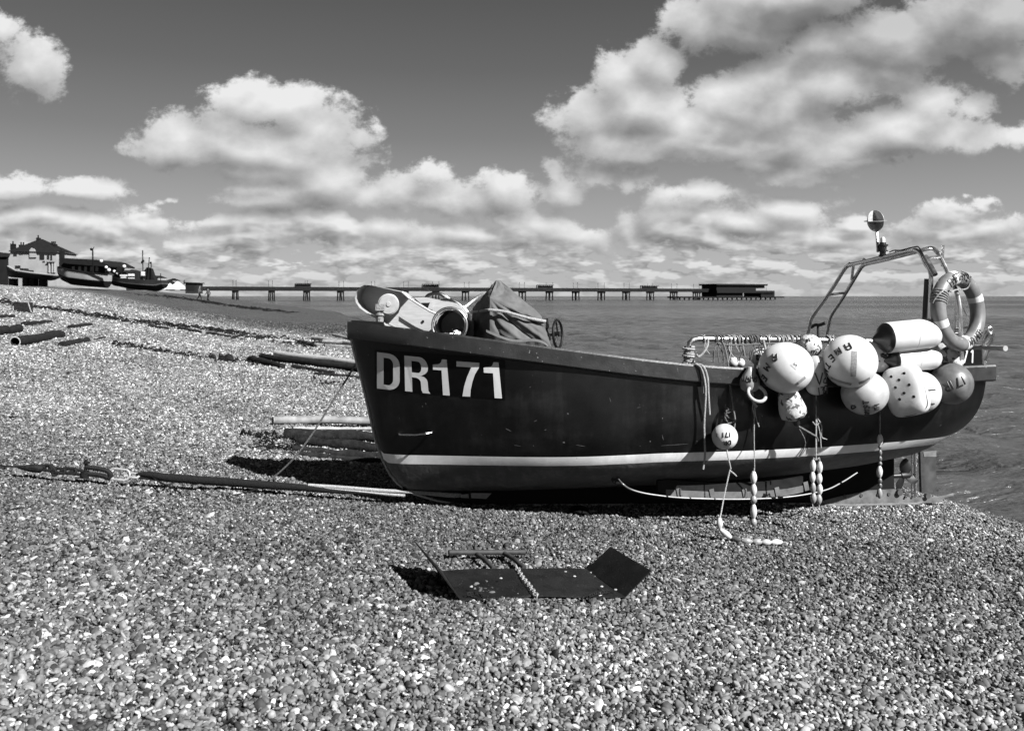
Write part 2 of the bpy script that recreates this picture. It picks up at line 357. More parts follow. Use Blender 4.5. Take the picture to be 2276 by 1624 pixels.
def spl(pts, n=8):
    """Catmull-Rom through the points"""
    pts = [Vector(p) for p in pts]; out = []
    q = [pts[0]*2-pts[1]]+pts+[pts[-1]*2-pts[-2]]
    for i in range(1, len(q)-2):
        for k in range(n):
            t = k/n; a, b, c, d = q[i-1], q[i], q[i+1], q[i+2]
            out.append(0.5*((2*b)+(c-a)*t+(2*a-5*b+4*c-d)*t*t+(3*b-a-3*c+d)*t**3))
    out.append(pts[-1]); return out

# ------------------------------------------------------------------ ground sheet
ys = np.concatenate([np.arange(-30, 2, 1.0), np.arange(2, 14, 0.12), np.arange(14, 40, 0.35), np.arange(40, 130, 1.2), np.geomspace(130, 3000, 70)])
us = np.concatenate([-np.geomspace(40, 2, 8), np.arange(-1.8, 3, 0.08), np.arange(3, 16, 0.16), np.arange(16, 40, 0.6), np.geomspace(40, 3500, 50)])
YY, UU = np.meshgrid(ys, us, indexing='ij'); XX = shore(YY)-UU; ZZ = G(XX, YY)
bigc = np.clip((YY-6)/3, 0, 1)
gm = bpy.data.meshes.new("beach")
nv = YY.size; ni, nj = YY.shape
idx = np.arange(nv).reshape(ni, nj)
fc = np.stack([idx[:-1, :-1], idx[:-1, 1:], idx[1:, 1:], idx[1:, :-1]], -1).reshape(-1, 4)
gm.from_pydata(np.stack([XX, YY, ZZ], -1).reshape(-1, 3).tolist(), [], fc[:, ::-1].tolist())
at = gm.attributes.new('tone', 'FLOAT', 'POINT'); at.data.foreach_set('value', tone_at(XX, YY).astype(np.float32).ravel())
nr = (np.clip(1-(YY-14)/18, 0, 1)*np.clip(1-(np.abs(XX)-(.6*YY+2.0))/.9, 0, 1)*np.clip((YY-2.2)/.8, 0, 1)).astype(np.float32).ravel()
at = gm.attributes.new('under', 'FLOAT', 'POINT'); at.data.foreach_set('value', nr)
gm.polygons.foreach_set('use_smooth', [True]*len(gm.polygons))
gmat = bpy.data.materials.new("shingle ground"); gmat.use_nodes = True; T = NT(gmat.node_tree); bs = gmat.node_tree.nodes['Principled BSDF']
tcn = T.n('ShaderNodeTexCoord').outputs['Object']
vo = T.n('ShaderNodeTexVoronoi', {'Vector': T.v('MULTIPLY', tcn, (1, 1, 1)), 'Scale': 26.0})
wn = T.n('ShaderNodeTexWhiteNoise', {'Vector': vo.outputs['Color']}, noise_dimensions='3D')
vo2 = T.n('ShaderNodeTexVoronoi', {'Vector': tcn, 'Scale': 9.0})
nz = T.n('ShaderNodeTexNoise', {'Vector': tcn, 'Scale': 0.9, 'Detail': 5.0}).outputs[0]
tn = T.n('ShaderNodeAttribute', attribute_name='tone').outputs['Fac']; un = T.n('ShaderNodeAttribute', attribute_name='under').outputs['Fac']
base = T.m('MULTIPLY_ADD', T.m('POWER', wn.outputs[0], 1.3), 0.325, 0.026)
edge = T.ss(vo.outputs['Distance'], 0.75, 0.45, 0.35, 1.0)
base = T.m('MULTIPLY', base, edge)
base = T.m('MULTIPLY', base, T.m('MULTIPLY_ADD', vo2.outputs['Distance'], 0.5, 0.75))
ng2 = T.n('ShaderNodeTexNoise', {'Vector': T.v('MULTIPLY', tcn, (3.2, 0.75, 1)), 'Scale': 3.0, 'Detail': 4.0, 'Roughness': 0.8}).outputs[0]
base = T.m('MULTIPLY', base, T.m('MULTIPLY_ADD', T.m('SUBTRACT', ng2, 0.5), 3.0, 1.15))  # speckle of stones catching light, put into the ground colour as noise
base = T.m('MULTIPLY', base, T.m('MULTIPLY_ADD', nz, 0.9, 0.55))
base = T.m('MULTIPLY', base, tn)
base = T.m('MULTIPLY', base, T.m('MULTIPLY_ADD', un, -0.86, 1.0))  # ground beneath the stones darkened: shade of the gaps painted into its colour
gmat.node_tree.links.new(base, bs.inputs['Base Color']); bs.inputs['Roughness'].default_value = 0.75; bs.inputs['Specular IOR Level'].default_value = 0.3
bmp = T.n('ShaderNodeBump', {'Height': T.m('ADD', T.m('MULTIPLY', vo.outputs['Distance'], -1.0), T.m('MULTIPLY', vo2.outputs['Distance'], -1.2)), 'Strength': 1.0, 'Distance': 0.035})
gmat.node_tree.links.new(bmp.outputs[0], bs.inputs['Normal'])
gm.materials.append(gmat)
gob = bpy.data.objects.new("beach", gm); COL.objects.link(gob); gob['kind'] = 'structure'

# ------------------------------------------------------------------ sea
sx = np.concatenate([-np.geomspace(40000, 61, 26), np.arange(-60, 2, 0.8), np.arange(2, 9, 0.14), np.arange(9, 62, 0.30), np.geomspace(62.5, 40000, 26)])
sy = np.concatenate([np.arange(-60, 0, 6), np.arange(0, 8, 1), np.arange(8, 26, 0.10), np.geomspace(26, 400, 420), np.geomspace(405, 80000, 50)])
SX, SY = np.meshgrid(sx, sy, indexing='ij'); SZ_ = np.zeros_like(SX)
gx = np.gradient(sx)[:, None]; gy = np.gradient(sy)[None, :]; gap = np.maximum(gx, gy)
for i in range(64):
    lam = float(np.exp(RNG.uniform(math.log(.28), math.log(5.0)))); th_ = RNG.normal(-1.25, .55); kx, ky = math.cos(th_)*2*math.pi/lam, math.sin(th_)*2*math.pi/lam
    fadew = np.clip(lam/(2.6*gap)-1, 0, 1)*np.clip((SY+SX*.2-9)/4+.35, .35, 1)
    phs = kx*SX+ky*SY+RNG.uniform(0, 6.28)+.8*np.sin(SX*.31+i)+.8*np.sin(SY*.23+2*i); SZ_ += fadew*lam*.0062*(np.sin(phs)+.25*np.cos(2*phs))
SZ_ = np.clip(SZ_, -.15, .15)
sm = bpy.data.meshes.new("sea"); ni, nj = SX.shape; idx = np.arange(ni*nj).reshape(ni, nj)
fc = np.stack([idx[:-1, :-1], idx[1:, :-1], idx[1:, 1:], idx[:-1, 1:]], -1).reshape(-1, 4)
sm.vertices.add(ni*nj); sm.vertices.foreach_set('co', np.stack([SX, SY, SZ_], -1).astype(np.float32).ravel())
sm.loops.add(fc.size); sm.loops.foreach_set('vertex_index', fc.astype(np.int32).ravel()); sm.polygons.add(len(fc)); sm.polygons.foreach_set('loop_start', np.arange(0, fc.size, 4, dtype=np.int32))
sm.polygons.foreach_set('use_smooth', np.ones(len(fc), dtype=bool)); sm.update(calc_edges=True)
smat = bpy.data.materials.new("sea water"); smat.use_nodes = True; T = NT(smat.node_tree); bs = smat.node_tree.nodes['Principled BSDF']
geo = T.n('ShaderNodeNewGeometry').outputs['Position']
def wv(sc, det, st, rg=0.6, dist=0.4):
    return T.n('ShaderNodeTexNoise', {'Vector': T.v('MULTIPLY', geo, st), 'Scale': sc, 'Detail': det, 'Roughness': rg, 'Distortion': dist}).outputs[0]
h1 = wv(0.22, 3, (0.45, 1.0, 1)); h2 = wv(1.3, 4, (0.5, 1.0, 1)); h3 = wv(5.0, 4, (0.6, 1.0, 1))
hh = T.m('ADD', T.m('MULTIPLY', h1, 1.3), T.m('ADD', T.m('MULTIPLY', h2, 0.42), T.m('MULTIPLY', h3, 0.11)))
bmp = T.n('ShaderNodeBump', {'Height': hh, 'Strength': 1.0, 'Distance': 0.9}); smat.node_tree.links.new(bmp.outputs[0], bs.inputs['Normal'])
patch = T.ss(wv(0.010, 4, (0.25, 1.0, 1)), 0.40, 0.62); patch2 = T.ss(wv(0.0016, 4, (0.16, 1.0, 1)), 0.35, 0.65)
spy = T.n('ShaderNodeSeparateXYZ', {0: geo}); 
sandy = T.ss(spy.outputs[1], 260.0, 30.0)            # silty water near the shore is paler
cc = T.m('ADD', T.m('MULTIPLY_ADD', patch, 0.014, 0.010), T.m('MULTIPLY', patch2, 0.014)); cc = T.m('ADD', cc, T.m('MULTIPLY', sandy, 0.030))
smat.node_tree.links.new(cc, bs.inputs['Base Color']); bs.inputs['IOR'].default_value = 1.33; bs.inputs['Specular IOR Level'].default_value = 0.30
smat.node_tree.links.new(T.m('MULTIPLY_ADD', T.m('SUBTRACT', 1.0, patch), 0.10, 0.14), bs.inputs['Roughness'])
sm.materials.append(smat); seao = bpy.data.objects.new("sea", sm); COL.objects.link(seao); seao['kind'] = 'structure'

# ------------------------------------------------------------------ pebbles: real stones, one object
def scatter(y0, y1, dens, zoff):
    ex = 2.8 if y1 < 14 else 1.5
    A = (y1-y0)*(1.2*(y0+y1)/2+2*ex); n = int(A*dens); y = RNG.uniform(y0, y1, n); x = RNG.uniform(-1, 1, n)*(0.60*(y0+y1)/2+ex); x = x*(0.60*y+ex)/(0.60*(y0+y1)/2+ex)
    u = shore(y)-x; k = u > -0.35; x, y = x[k], y[k]; z = G(x, y)+RNG.uniform(*zoff, len(x)); return x, y, z
parts_ = []; SZ = 1.0
for (a, b, dn, s0, s1, zo) in [(2.5, 4.6, 4500, .0062, .0148, (-.009, .014)), (4.6, 6.5, 4500, .0062, .0145, (-.009, .014)), (6.5, 9.5, 3900, .0068, .0150, (-.008, .014)),
                               (9.5, 13.5, 2200, .0090, .0175, (-.006, .013)), (13.5, 18, 1000, .012, .023, (-.004, .012)), (18, 25, 420, .016, .028, (-.004, .012)), (25, 34, 150, .022, .036, (-.004, .010)),
                               (2.5, 7.0, 75, .018, .030, (.000, .010)), (7.0, 13, 22, .018, .030, (.0, .010)), (3.0, 6, 300, .014, .020, (.002, .012)), (34, 62, 60, .03, .05, (-.01, .01))]:
    x, y, z = scatter(a, b, dn, zo); n = len(x)
    parts_.append((x, y, z, np.exp(RNG.uniform(np.log(s0), np.log(s1), n))))
px_ = np.concatenate([p[0] for p in parts_]); py_ = np.concatenate([p[1] for p in parts_]); pz_ = np.concatenate([p[2] for p in parts_]); ps_ = np.concatenate([p[3] for p in parts_])*0.94
N = len(px_)
pm = bpy.data.meshes.new("pebbles"); pm.vertices.add(N); pm.vertices.foreach_set('co', np.stack([px_, py_, pz_], -1).astype(np.float32).ravel())
sc3 = np.stack([ps_*RNG.uniform(0.95, 1.75, N), ps_*RNG.uniform(0.75, 1.15, N), ps_*RNG.uniform(0.48, 0.88, N)], -1)
rot = np.stack([RNG.normal(0, 0.62, N), RNG.normal(0, 0.62, N), RNG.uniform(0, 6.283, N)], -1)
rr = RNG.random(N); tone = np.where(rr < 0.15, RNG.uniform(0.03, 0.09, N), np.where(rr < 0.84, RNG.uniform(0.10, 0.34, N), RNG.uniform(0.36, 0.68, N)))
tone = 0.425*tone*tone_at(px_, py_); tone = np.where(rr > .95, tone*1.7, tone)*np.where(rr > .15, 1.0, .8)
for nm, ty, arr in (('psc', 'FLOAT_VECTOR', sc3), ('prot', 'FLOAT_VECTOR', rot), ('ptone', 'FLOAT', tone)):
    a_ = pm.attributes.new(nm, ty, 'POINT'); a_.data.foreach_set('vector' if ty == 'FLOAT_VECTOR' else 'value', arr.astype(np.float32).ravel())
a_ = pm.attributes.new('pidx', 'INT', 'POINT'); a_.data.foreach_set('value', RNG.integers(0, 5, N).astype(np.int32))
pmat = bpy.data.materials.new("flint pebble"); pmat.use_nodes = True; T = NT(pmat.node_tree); bs = pmat.node_tree.nodes['Principled BSDF']
ptn = T.n('ShaderNodeAttribute', attribute_name='ptone', attribute_type='INSTANCER').outputs['Fac']
oi = T.n('ShaderNodeObjectInfo').outputs['Random']
pv = T.v('ADD', T.v('MULTIPLY', T.n('ShaderNodeNewGeometry').outputs['Position'], (1, 1, 1)), (0, 0, 0))
pn = T.n('ShaderNodeTexNoise', {'Vector': pv, 'Scale': 55.0, 'Detail': 4.0, 'Roughness': 0.65}).outputs[0]
pc = T.m('MULTIPLY', ptn, T.m('MULTIPLY_ADD', T.m('SUBTRACT', pn, 0.5), 1.5, 1.0)); pc = T.m('MINIMUM', T.m('MAXIMUM', pc, 0.01), 0.75)
pmat.node_tree.links.new(pc, bs.inputs['Base Color']); bs.inputs['Roughness'].default_value = 0.72; bs.inputs['Specular IOR Level'].default_value = 0.25
pob = bpy.data.objects.new("pebbles", pm); COL.objects.link(pob); pm.materials.append(pmat)
tag(pob, kind='stuff'); pob['label'] = 'grey and white flint pebbles covering the beach around the boat'
ng = bpy.data.node_groups.new("pebble shapes", 'GeometryNodeTree'); ng.interface.new_socket('Geometry', in_out='INPUT', socket_type='NodeSocketGeometry'); ng.interface.new_socket('Geometry', in_out='OUTPUT', socket_type='NodeSocketGeometry')
T = NT(ng); gi = T.n('NodeGroupInput'); go = T.n('NodeGroupOutput')
shp = []
for i in range(5):
    ico = T.n('GeometryNodeMeshIcoSphere', {'Radius': 1.0, 'Subdivisions': 3})
    pos = T.n('GeometryNodeInputPosition').outputs[0]
    n1 = T.n('ShaderNodeTexNoise', {'Vector': T.v('ADD', pos, (i*7.3, i*3.1, 1.0)), 'Scale': 0.75, 'Detail': 1.5})
    off = T.v('MULTIPLY', T.v('SUBTRACT', n1.outputs['Color'], (0.5, 0.5, 0.5)), (0.70, 0.70, 0.60))
    spn = T.n('GeometryNodeSetPosition', {'Geometry': ico.outputs['Mesh'], 'Offset': off})
    sh = T.n('GeometryNodeSetShadeSmooth', {'Geometry': spn.outputs[0]})
    smn = T.n('GeometryNodeSetMaterial', {'Geometry': sh.outputs[0], 'Material': pmat})
    gti = T.n('GeometryNodeGeometryToInstance', {'Geometry': smn.outputs[0]}); shp.append(gti.outputs[0])
jn = T.n('GeometryNodeJoinGeometry')
for s_ in reversed(shp): ng.links.new(s_, jn.inputs[0])
def gattr(nm, dt): return T.n('GeometryNodeInputNamedAttribute', {'Name': nm}, data_type=dt).outputs[0]
eul = T.n('FunctionNodeEulerToRotation', {0: gattr('prot', 'FLOAT_VECTOR')}).outputs[0]
iop = T.n('GeometryNodeInstanceOnPoints', {'Points': gi.outputs[0], 'Instance': jn.outputs[0], 'Pick Instance': True, 'Instance Index': gattr('pidx', 'INT'), 'Rotation': eul, 'Scale': gattr('psc', 'FLOAT_VECTOR')})
m2p = T.n('GeometryNodeMeshToPoints', {'Mesh': gi.outputs[0]}); ng.links.new(m2p.outputs[0], iop.inputs['Points'])
ng.links.new(iop.outputs[0], go.inputs[0])
md = pob.modifiers.new("stones", 'NODES'); md.node_group = ng

# ================================================================== THE FISHING BOAT
TH = math.radians(12.0); tx, ty = math.cos(TH), math.sin(TH); BX, BY = -1.4, 7.9
tv = Vector((tx, ty, 0)); nv_ = Vector((ty, -tx, 0))       # along the keel to the stern, and towards the near side
HEEL = 0.10
def B(s, l, z): return Vector((BX+tx*s+ty*l, BY+ty*s-tx*l, z+l*HEEL))
def onS(px, py, s):
    """where the sight line meets the athwartships plane at station s -> (l, z, world)"""
    r = (px-CX)/FP; l = ((BX+tx*s)-r*(BY+ty*s))/(-r*tx-ty); Y = BY+ty*s-tx*l; w = P3(px, py, Y); return l, w.z-l*HEEL, w
def onL(px, py, l):
    r = (px-CX)/FP; s = (r*(BY-tx*l)-(BX+ty*l))/(tx-r*ty); Y = BY+ty*s-tx*l; w = P3(px, py, Y); return s, w.z-l*HEEL, w
def tab(pts): xs = [a for a, _ in pts]; vs = [b for _, b in pts]; return lambda s: float(np.interp(s, xs, vs))
_fs = np.linspace(0, 5.65, 240)
def smooth_tab(pts, k=15):
    from numpy import interp, convolve, ones, pad
    v = interp(_fs, [a for a, _ in pts], [b for _, b in pts]); v2 = convolve(pad(v, k, 'reflect', reflect_type='odd'), ones(2*k+1)/(2*k+1), 'same')[k:-k]
    w_ = np.clip(_fs/0.5, 0, 1); v = v*(1-w_)+v2*w_
    return lambda s: float(np.interp(s, _fs, v))
halfb = smooth_tab([(0, .035), (.03, .09), (.09, .16), (.164, .24), (.25, .32), (.4, .44), (.7, .63), (1.2, .82), (2, .97), (3, 1.04), (4, 1.02), (5, .93), (5.65, .84)])
nearz = smooth_tab([(0, 2.375), (.3, 2.345), (.8, 2.285), (1.55, 2.185), (2.58, 2.045), (3.2, 1.995), (4, 1.965), (4.8, 1.96), (5.65, 1.972)])
def sheer(s): return nearz(s)-halfb(s)*HEEL
stemz = tab([(0, 2.30), (.03, 2.15), (.06, 2.03), (.09, 1.93), (.164, 1.61), (.226, 1.335), (.281, 1.178), (.351, 1.04), (.42, .955), (.49, .905), (.7, .88), (1.2, .86), (3, .86), (4, .90), (4.7, .95), (5.3, 1.03), (5.65, 1.19)])
keelz = tab([(.49, .90), (.6, .86), (.75, .81), (.95, .765), (1.1, .748), (4.6, .598), (5.4, .563), (5.8, .556)])
def secf(s, t):
    w_ = min(max(1-s/2.0, 0), 1); w_ = w_*w_*(3-2*w_)
    bow = t**0.66; n_ = 5.6 if s < 3.6 else 5.6-3.0*(s-3.6)/2.05; mid = (1-(1-t)**n_)**0.5
    return bow*w_+mid*(1-w_)
def stripe_z(s): k = min(s/2.5, 1); return 1.145+.084*k, 1.228+.08*k
def secpt(s, t, side=1):
    z0 = stemz(s); z1 = sheer(s); b = halfb(s); l = (0.028+(b-0.028)*secf(s, t))*side
    return B(s, l, z0+(z1-z0)*t)
def t_for(s, zt):
    lo, hi = 0.0, 1.0
    if secpt(s, 0).z > zt: return None
    for _ in range(30):
        m = (lo+hi)/2
        if secpt(s, m).z < zt: lo = m
        else: hi = m
    return lo
stations = [0.002, .015, .03, .06, .09, .125, .164, .195, .226, .254, .281, .315, .351, .385, .42, .455, .49]+list(np.linspace(.56, 5.65, 52))
nb, nsx, nt = 12, 2, 18
rows_all = {}
for side in (1, -1):
    rows = []
    for s in stations:
        a, b_ = stripe_z(s); tA = t_for(s, a); tB = t_for(s, b_)
        tA = 0.0 if tA is None else tA; tB = 0.0 if tB is None else tB
        tA = max(tA, 0.0006); tB = max(tB, tA+0.0006)
        ts = [tA*(i/nb)**1.3 for i in range(nb)]+[tA+(tB-tA)*i/nsx for i in range(nsx)]+[tB+(1-tB)*i/nt for i in range(nt+1)]
        rows.append([secpt(s, t, side) for t in ts])
    rows_all[side] = rows
LOC = B(2.8, 0, .66)
boat = thing('fishing_boat', 'dark open beach fishing boat with white stripe and DR171 on its bow, in the foreground', 'boat', LOC)
hm = MB()
for side in (1, -1):
    R_ = rows_all[side]; k = len(R_[0])
    hm.m(0).grid([r[:nb+1] for r in R_]); hm.m(1).grid([r[nb:nb+nsx+1] for r in R_]); hm.m(2).grid([r[nb+nsx:] for r in R_])
a = rows_all[1][-1]; c = rows_all[-1][-1]
hm.m(0).grid([a[:nb+1], c[:nb+1]]); hm.m(1).grid([a[nb:nb+nsx+1], c[nb:nb+nsx+1]]); hm.m(2).grid([a[nb+nsx:], c[nb+nsx:]])
hm.m(0).grid([[r[0] for r in rows_all[1]], [r[0] for r in rows_all[-1]]])
hull = hm.build('hull', [bottomm, stripem, topside], boat, angle=40)
tmpv = [tuple(p) for r in rows_all[1] for p in r]; k = len(rows_all[1][0]); tf = [(i*k+j, i*k+j+1, (i+1)*k+j+1, (i+1)*k+j) for i in range(len(stations)-1) for j in range(k-1)]
HB = BVHTree.FromPolygons(tmpv, tf)
def hitH(px, py, off=0.0):
    d = P3(px, py, 1.0)-Vector((0, 0, EYE)); h, n, i, ds = HB.ray_cast(Vector((0, 0, EYE)), d.normalized())
    if h is None: return None
    if n.dot(d) > 0: n = -n
    return h+n*off
# gunwale rail: outside band, cap and inner face
def gun(s, side, o, z): b = halfb(s)+o; return B(s, b*side, sheer(s)+z)
gst = [0.0, .03, .06, .09, .125, .164, .226, .3, .4]+list(np.linspace(.5, 5.72, 50))
gm_ = MB()
for side in (1, -1):
    rows = []
    for s in gst:
        s2 = min(s, 5.65); prof = [(0.0, -.145), (.032, -.140), (.040, -.130), (.040, -.012), (.030, .004), (-.055, .006), (-.062, -.004), (-.060, -.12)]
        row = []
        for (o, z) in prof:
            p = gun(s2, side, max(o, -halfb(s2)+0.01), z)+tv*(s-s2)
            row.append(p-tv*(0.03 if s < 0.001 else 0))
        rows.append(row)
    gm_.grid(rows, cap0=True, cap1=True)
gm_.build('gunwale', strakem, boat, angle=30)
# stem head casting at the bow
p0 = [onL(780, 711, 0.05)[2], onL(852, 718, .30)[2], onL(846, 752, .30)[2], onL(800, 744, .12)[2]]
sh_ = MB().prism([p+nv_*0.045 for p in [P3(780, 711, 7.86), hitH(853, 727, .0)+Vector((0, 0, .045)), hitH(848, 750, .0), hitH(801, 742, .0), P3(785, 728, 7.86)]], -nv_*0.03)
sh_.build('bow_fitting', mat('bow casting', 0.075, 0.5, var=0.2), boat)
MB().tube([B(s-.012, 0, stemz(s)) for s in (0, .03, .06, .09, .164, .226, .281, .351, .42)]+[B(.49, 0, .885), B(.6, 0, .842), B(.75, 0, .79), B(.95, 0, .748), B(1.1, 0, .732), B(2, 0, .69), B(3.5, 0, .628), B(4.6, 0, .584)], .011, 8).build('stem_band', bright, boat)
# keel with an aperture for the propeller
kq = MB(); ss_ = [.45, .6, .75, .95, 1.1, 1.6, 2.4, 3.2, 4.0, 4.6, 5.0, 5.27]
kq.grid([[B(s, .035, stemz(s)+.02), B(s, .035, keelz(s)), B(s, -.035, keelz(s)), B(s, -.035, stemz(s)+.02)] for s in ss_], close_v=True, cap0=True, cap1=True)
kq.build('keel', keelm, boat)
ks = MB(); ks.grid([[B(s, .05, keelz(s)-.012), B(s, .05, zt), B(s, -.05, zt), B(s, -.05, keelz(s)-.012)] for s, zt in ((4.45, .615), (4.7, .66), (5.0, .70), (5.27, .70), (5.33, .66), (5.42, .61), (5.78, .585))], close_v=True, cap0=True, cap1=True)
kshoe = ks.build('keel_shoe', shoem, boat)
pk = MB().tube([B(4.35, .06, .59), B(4.8, .06, .563), B(5.5, .06, .545), onL(2085, 1108, 0)[2], onL(2118, 1098, 0)[2]], .013, 6).tube([onL(2060, 1108, 0)[2], onL(2118, 1100, 0)[2]], .010, 6)
pk.build('heel_bar', mat('heel bar steel', .2, .5), kshoe)
bolt_m = mat('bolt', .1, .5)
for s_, z_, r_, h_ in ((4.72, .655, .018, .01), (4.9, .655, .018, .01), (5.08, .655, .018, .01), (5.2, .655, .018, .01), (5.31, .67, .034, .03), (5.38, .62, .012, .02), (5.46, .62, .012, .02), (5.62, .62, .03, .03)):
    MB().lathe(B(s_, .048, z_), nv_, [(0, r_), (h_, r_*.9)], 12).build('bolt', bolt_m, kshoe)
# propeller
pc_ = onL(2012, 1056, 0)[2]
pr = MB(); pr.lathe(pc_-tv*.18, tv, [(0, .022), (.12, .024), (.13, .032), (.22, .030), (.25, .01)], 14)
for d in (Vector((0, 0, 1))*1.0+tv*.12, tv*.93-Vector((0, 0, 1))*.30, -tv*.45-Vector((0, 0, 1))*.9):
    d.normalize(); e = d.cross(nv_).normalized(); rws = []
    for i in range(9):
        t = i/8; wd = .062*math.sin(math.pi*min(.08+t*.92, 1))**.6; cx_ = pc_+tv*-.01+d*(.015+.155*t); tw = (e*math.cos(.5-.2*t)+nv_*math.sin(.5-.2*t))
        rws.append([cx_+tw*wd*q2*(1 if q2 > 0 else .8)+nv_*.012*(1-q2*q2) for q2 in (-1, -.6, -.2, .2, .6, 1)])
    pr.grid(rws); pr.grid([[p-nv_*.008 for p in r] for r in rws])
pr.build('propeller', mat('dark propeller', .012, .5), boat)
# rudder hung under the transom
ru = MB(); ra_ = [onL(x, y, 0)[2] for x, y in ((2043, 996), (2077, 994), (2079, 1080), (2070, 1092), (2046, 1094))]
ru.prism([p+nv_*.018 for p in ra_], -nv_*.036); rud = ru.build('rudder', rudderm, boat)
rp = MB().prism([p+nv_*.022 for p in [onL(x, y, 0)[2] for x, y in ((2049, 1003), (2078, 1000), (2078, 1014), (2051, 1014))]], -nv_*.004); rp.build('patch_plate', mat('rudder patch', .2, .5), rud)
MB().tube([onL(2035, 996, 0)[2], onL(2035, 1104, 0)[2]], .014, 8).tube([onL(2027, 1000, 0)[2], onL(2027, 1100, 0)[2]], .008, 8).build('rudder_stock', steel, rud)
# bilge runner on the near side
bk = MB(); top_ = []; bot_ = []
for px_i, ty_, by_ in ((1463, 1076, 1092), (1480, 1073, 1103), (1520, 1076, 1105), (1580, 1080, 1106.5), (1640, 1080, 1107), (1700, 1078, 1105), (1750, 1072, 1101), (1785, 1066, 1093)):
    bot_.append(onL(px_i, by_, .70)[2]); top_.append(onL(px_i, ty_-8, .70)[2])
bk.grid([[t_-nv_*.05, t_+nv_*.0, b_, b_-nv_*.05] for t_, b_ in zip(top_, bot_)], close_v=True, cap0=True, cap1=True)
bko = bk.build('bilge_runner', mat('painted runner', .030, .6, var=.3), boat)
MB().grid([[t_*.42+b_*.58+nv_*.003, b_+nv_*.003] for t_, b_ in zip(top_[1:], bot_[1:])]).grid([[t_*.42+b_*.58+nv_*.0005, b_+nv_*.0005] for t_, b_ in zip(top_[1:], bot_[1:])]).build('wear_strip', mat('bleached runner strip', .17, .5, var=.25, scale=14), bko)
for x, y in ((1510, 1090), (1583, 1092), (1656, 1092), (1728, 1088), (1792, 1076)):
    a_ = onL(x-3, y-6, .70)[2]; MB().bar(a_+nv_*.008, onL(x+1, y+13, .70)[2]+nv_*.008, .042, .007, up=nv_).build('strap', mat('strap steel', .12, .5, .3, var=.3), bko)
h0 = hitH(1372, 1063, .0); rodp = [h0, h0+nv_*.03, onL(1384, 1075, .80)[2], onL(1400, 1086, .79)[2], onL(1425, 1094, .785)[2], onL(1460, 1100, .78)[2], onL(1520, 1106, .775)[2], onL(1640, 1109, .775)[2], onL(1750, 1104, .775)[2], onL(1830, 1090, .74)[2], onL(1870, 1072, .70)[2], onL(1905, 1050, .66)[2]]
MB().tube(spl(rodp, 5), .0075, 8).build('runner_rod', mat('bright rod', .15, .4, .0, var=.2), bko)
MB().lathe(h0-nv_*.01, nv_, [(0, .05), (.018, .045), (.02, .0)], 12).build('rod_boss', topside, bko)
# number board with letters, following the hull
def quadmap(q, u, v): a, b, c, d = [Vector((p[0], p[1], 0)) for p in q]; return (a*(1-u)+b*u)*(1-v)+(d*(1-u)+c*u)*v
z3 = lambda x, y: (742.1+.2371*x, 590.3+.2371*y)
nq = [z3(385, 785), z3(1605, 868), z3(1605, 1255), z3(388, 1155)]
def onhull(q, off, nu=24, nvv=10):
    return [[hitH(*quadmap(q, i/nu, j/nvv)[:2], off) for j in range(nvv+1)] for i in range(nu+1)]
nbm = MB(); f_ = onhull(nq, .004); nbm.grid(f_); bk_ = onhull(nq, .0005)
nbm.grid([f_[0], bk_[0]]).grid([f_[-1], bk_[-1]]).grid([[r[0] for r in f_], [r[0] for r in bk_]]).grid([[r[-1] for r in f_], [r[-1] for r in bk_]])
nbo = nbm.build('number_board', decalb, boat)
def arc(cx_, cy_, rx, ry, a0, a1, n=10): return [(cx_+rx*math.cos(math.radians(a0+(a1-a0)*i/n)), cy_+ry*math.sin(math.radians(a0+(a1-a0)*i/n))) for i in range(n+1)]
GL = {  # outlines in a unit box, y down
 'D': [[(0, 0), (.5, 0)]+arc(.5, .30, .5, .30, -90, 0)+arc(.5, .70, .5, .30, 0, 90)+[(0, 1)], [(.29, .13), (.48, .13)]+arc(.48, .30, .23, .17, -90, 0)+arc(.48, .70, .23, .17, 0, 90)+[(.29, .87)]],
 'R': [[(0, 0), (.6, 0)]+arc(.6, .27, .36, .27, -90, 0)+arc(.55, .30, .41, .22, 0, 62)+arc(.66, .70, .26, .17, -90, 0)+[(.93, .92), (1, 1), (.70, 1), (.65, .92)]+arc(.42, .72, .22, .13, 0, -90)+[(.29, .59), (.29, 1), (0, 1)],
       [(.29, .13), (.55, .13)]+arc(.55, .29, .14, .16, -90, 90)+[(.29, .45)]],
 '1': [[(.60, 0), (.90, 0), (1, 1), (.60, 1), (.55, .31), (.02, .31), (0, .17)]+arc(.25, .0, .33, .15, 90, 8)],
 '7': [[(0, 0), (1, 0), (.98, .14)]+[(.80, .35), (.70, .55), (.62, .80), (.60, 1), (.26, 1), (.33, .72), (.45, .45), (.64, .15), (.0, .15)]]}
def glyph(ch, q, off=.0085):
    cu = bpy.data.curves.new('t', 'CURVE'); cu.dimensions = '2D'; cu.fill_mode = 'BOTH'
    for loop in GL[ch]:
        sp_ = cu.splines.new('POLY'); sp_.points.add(len(loop)-1); sp_.use_cyclic_u = True
        for p_, (x, y) in zip(sp_.points, loop): p_.co = (x, y, 0, 1)
    o = bpy.data.objects.new('t', cu); me = bpy.data.meshes.new_from_object(o); vs = [tuple(v.co) for v in me.vertices]; fs = [tuple(p.vertices) for p in me.polygons]
    bpy.data.objects.remove(o); bpy.data.curves.remove(cu); bpy.data.meshes.remove(me)
    return [hitH(*quadmap(q, x, y)[:2], off) for x, y, _ in vs], fs
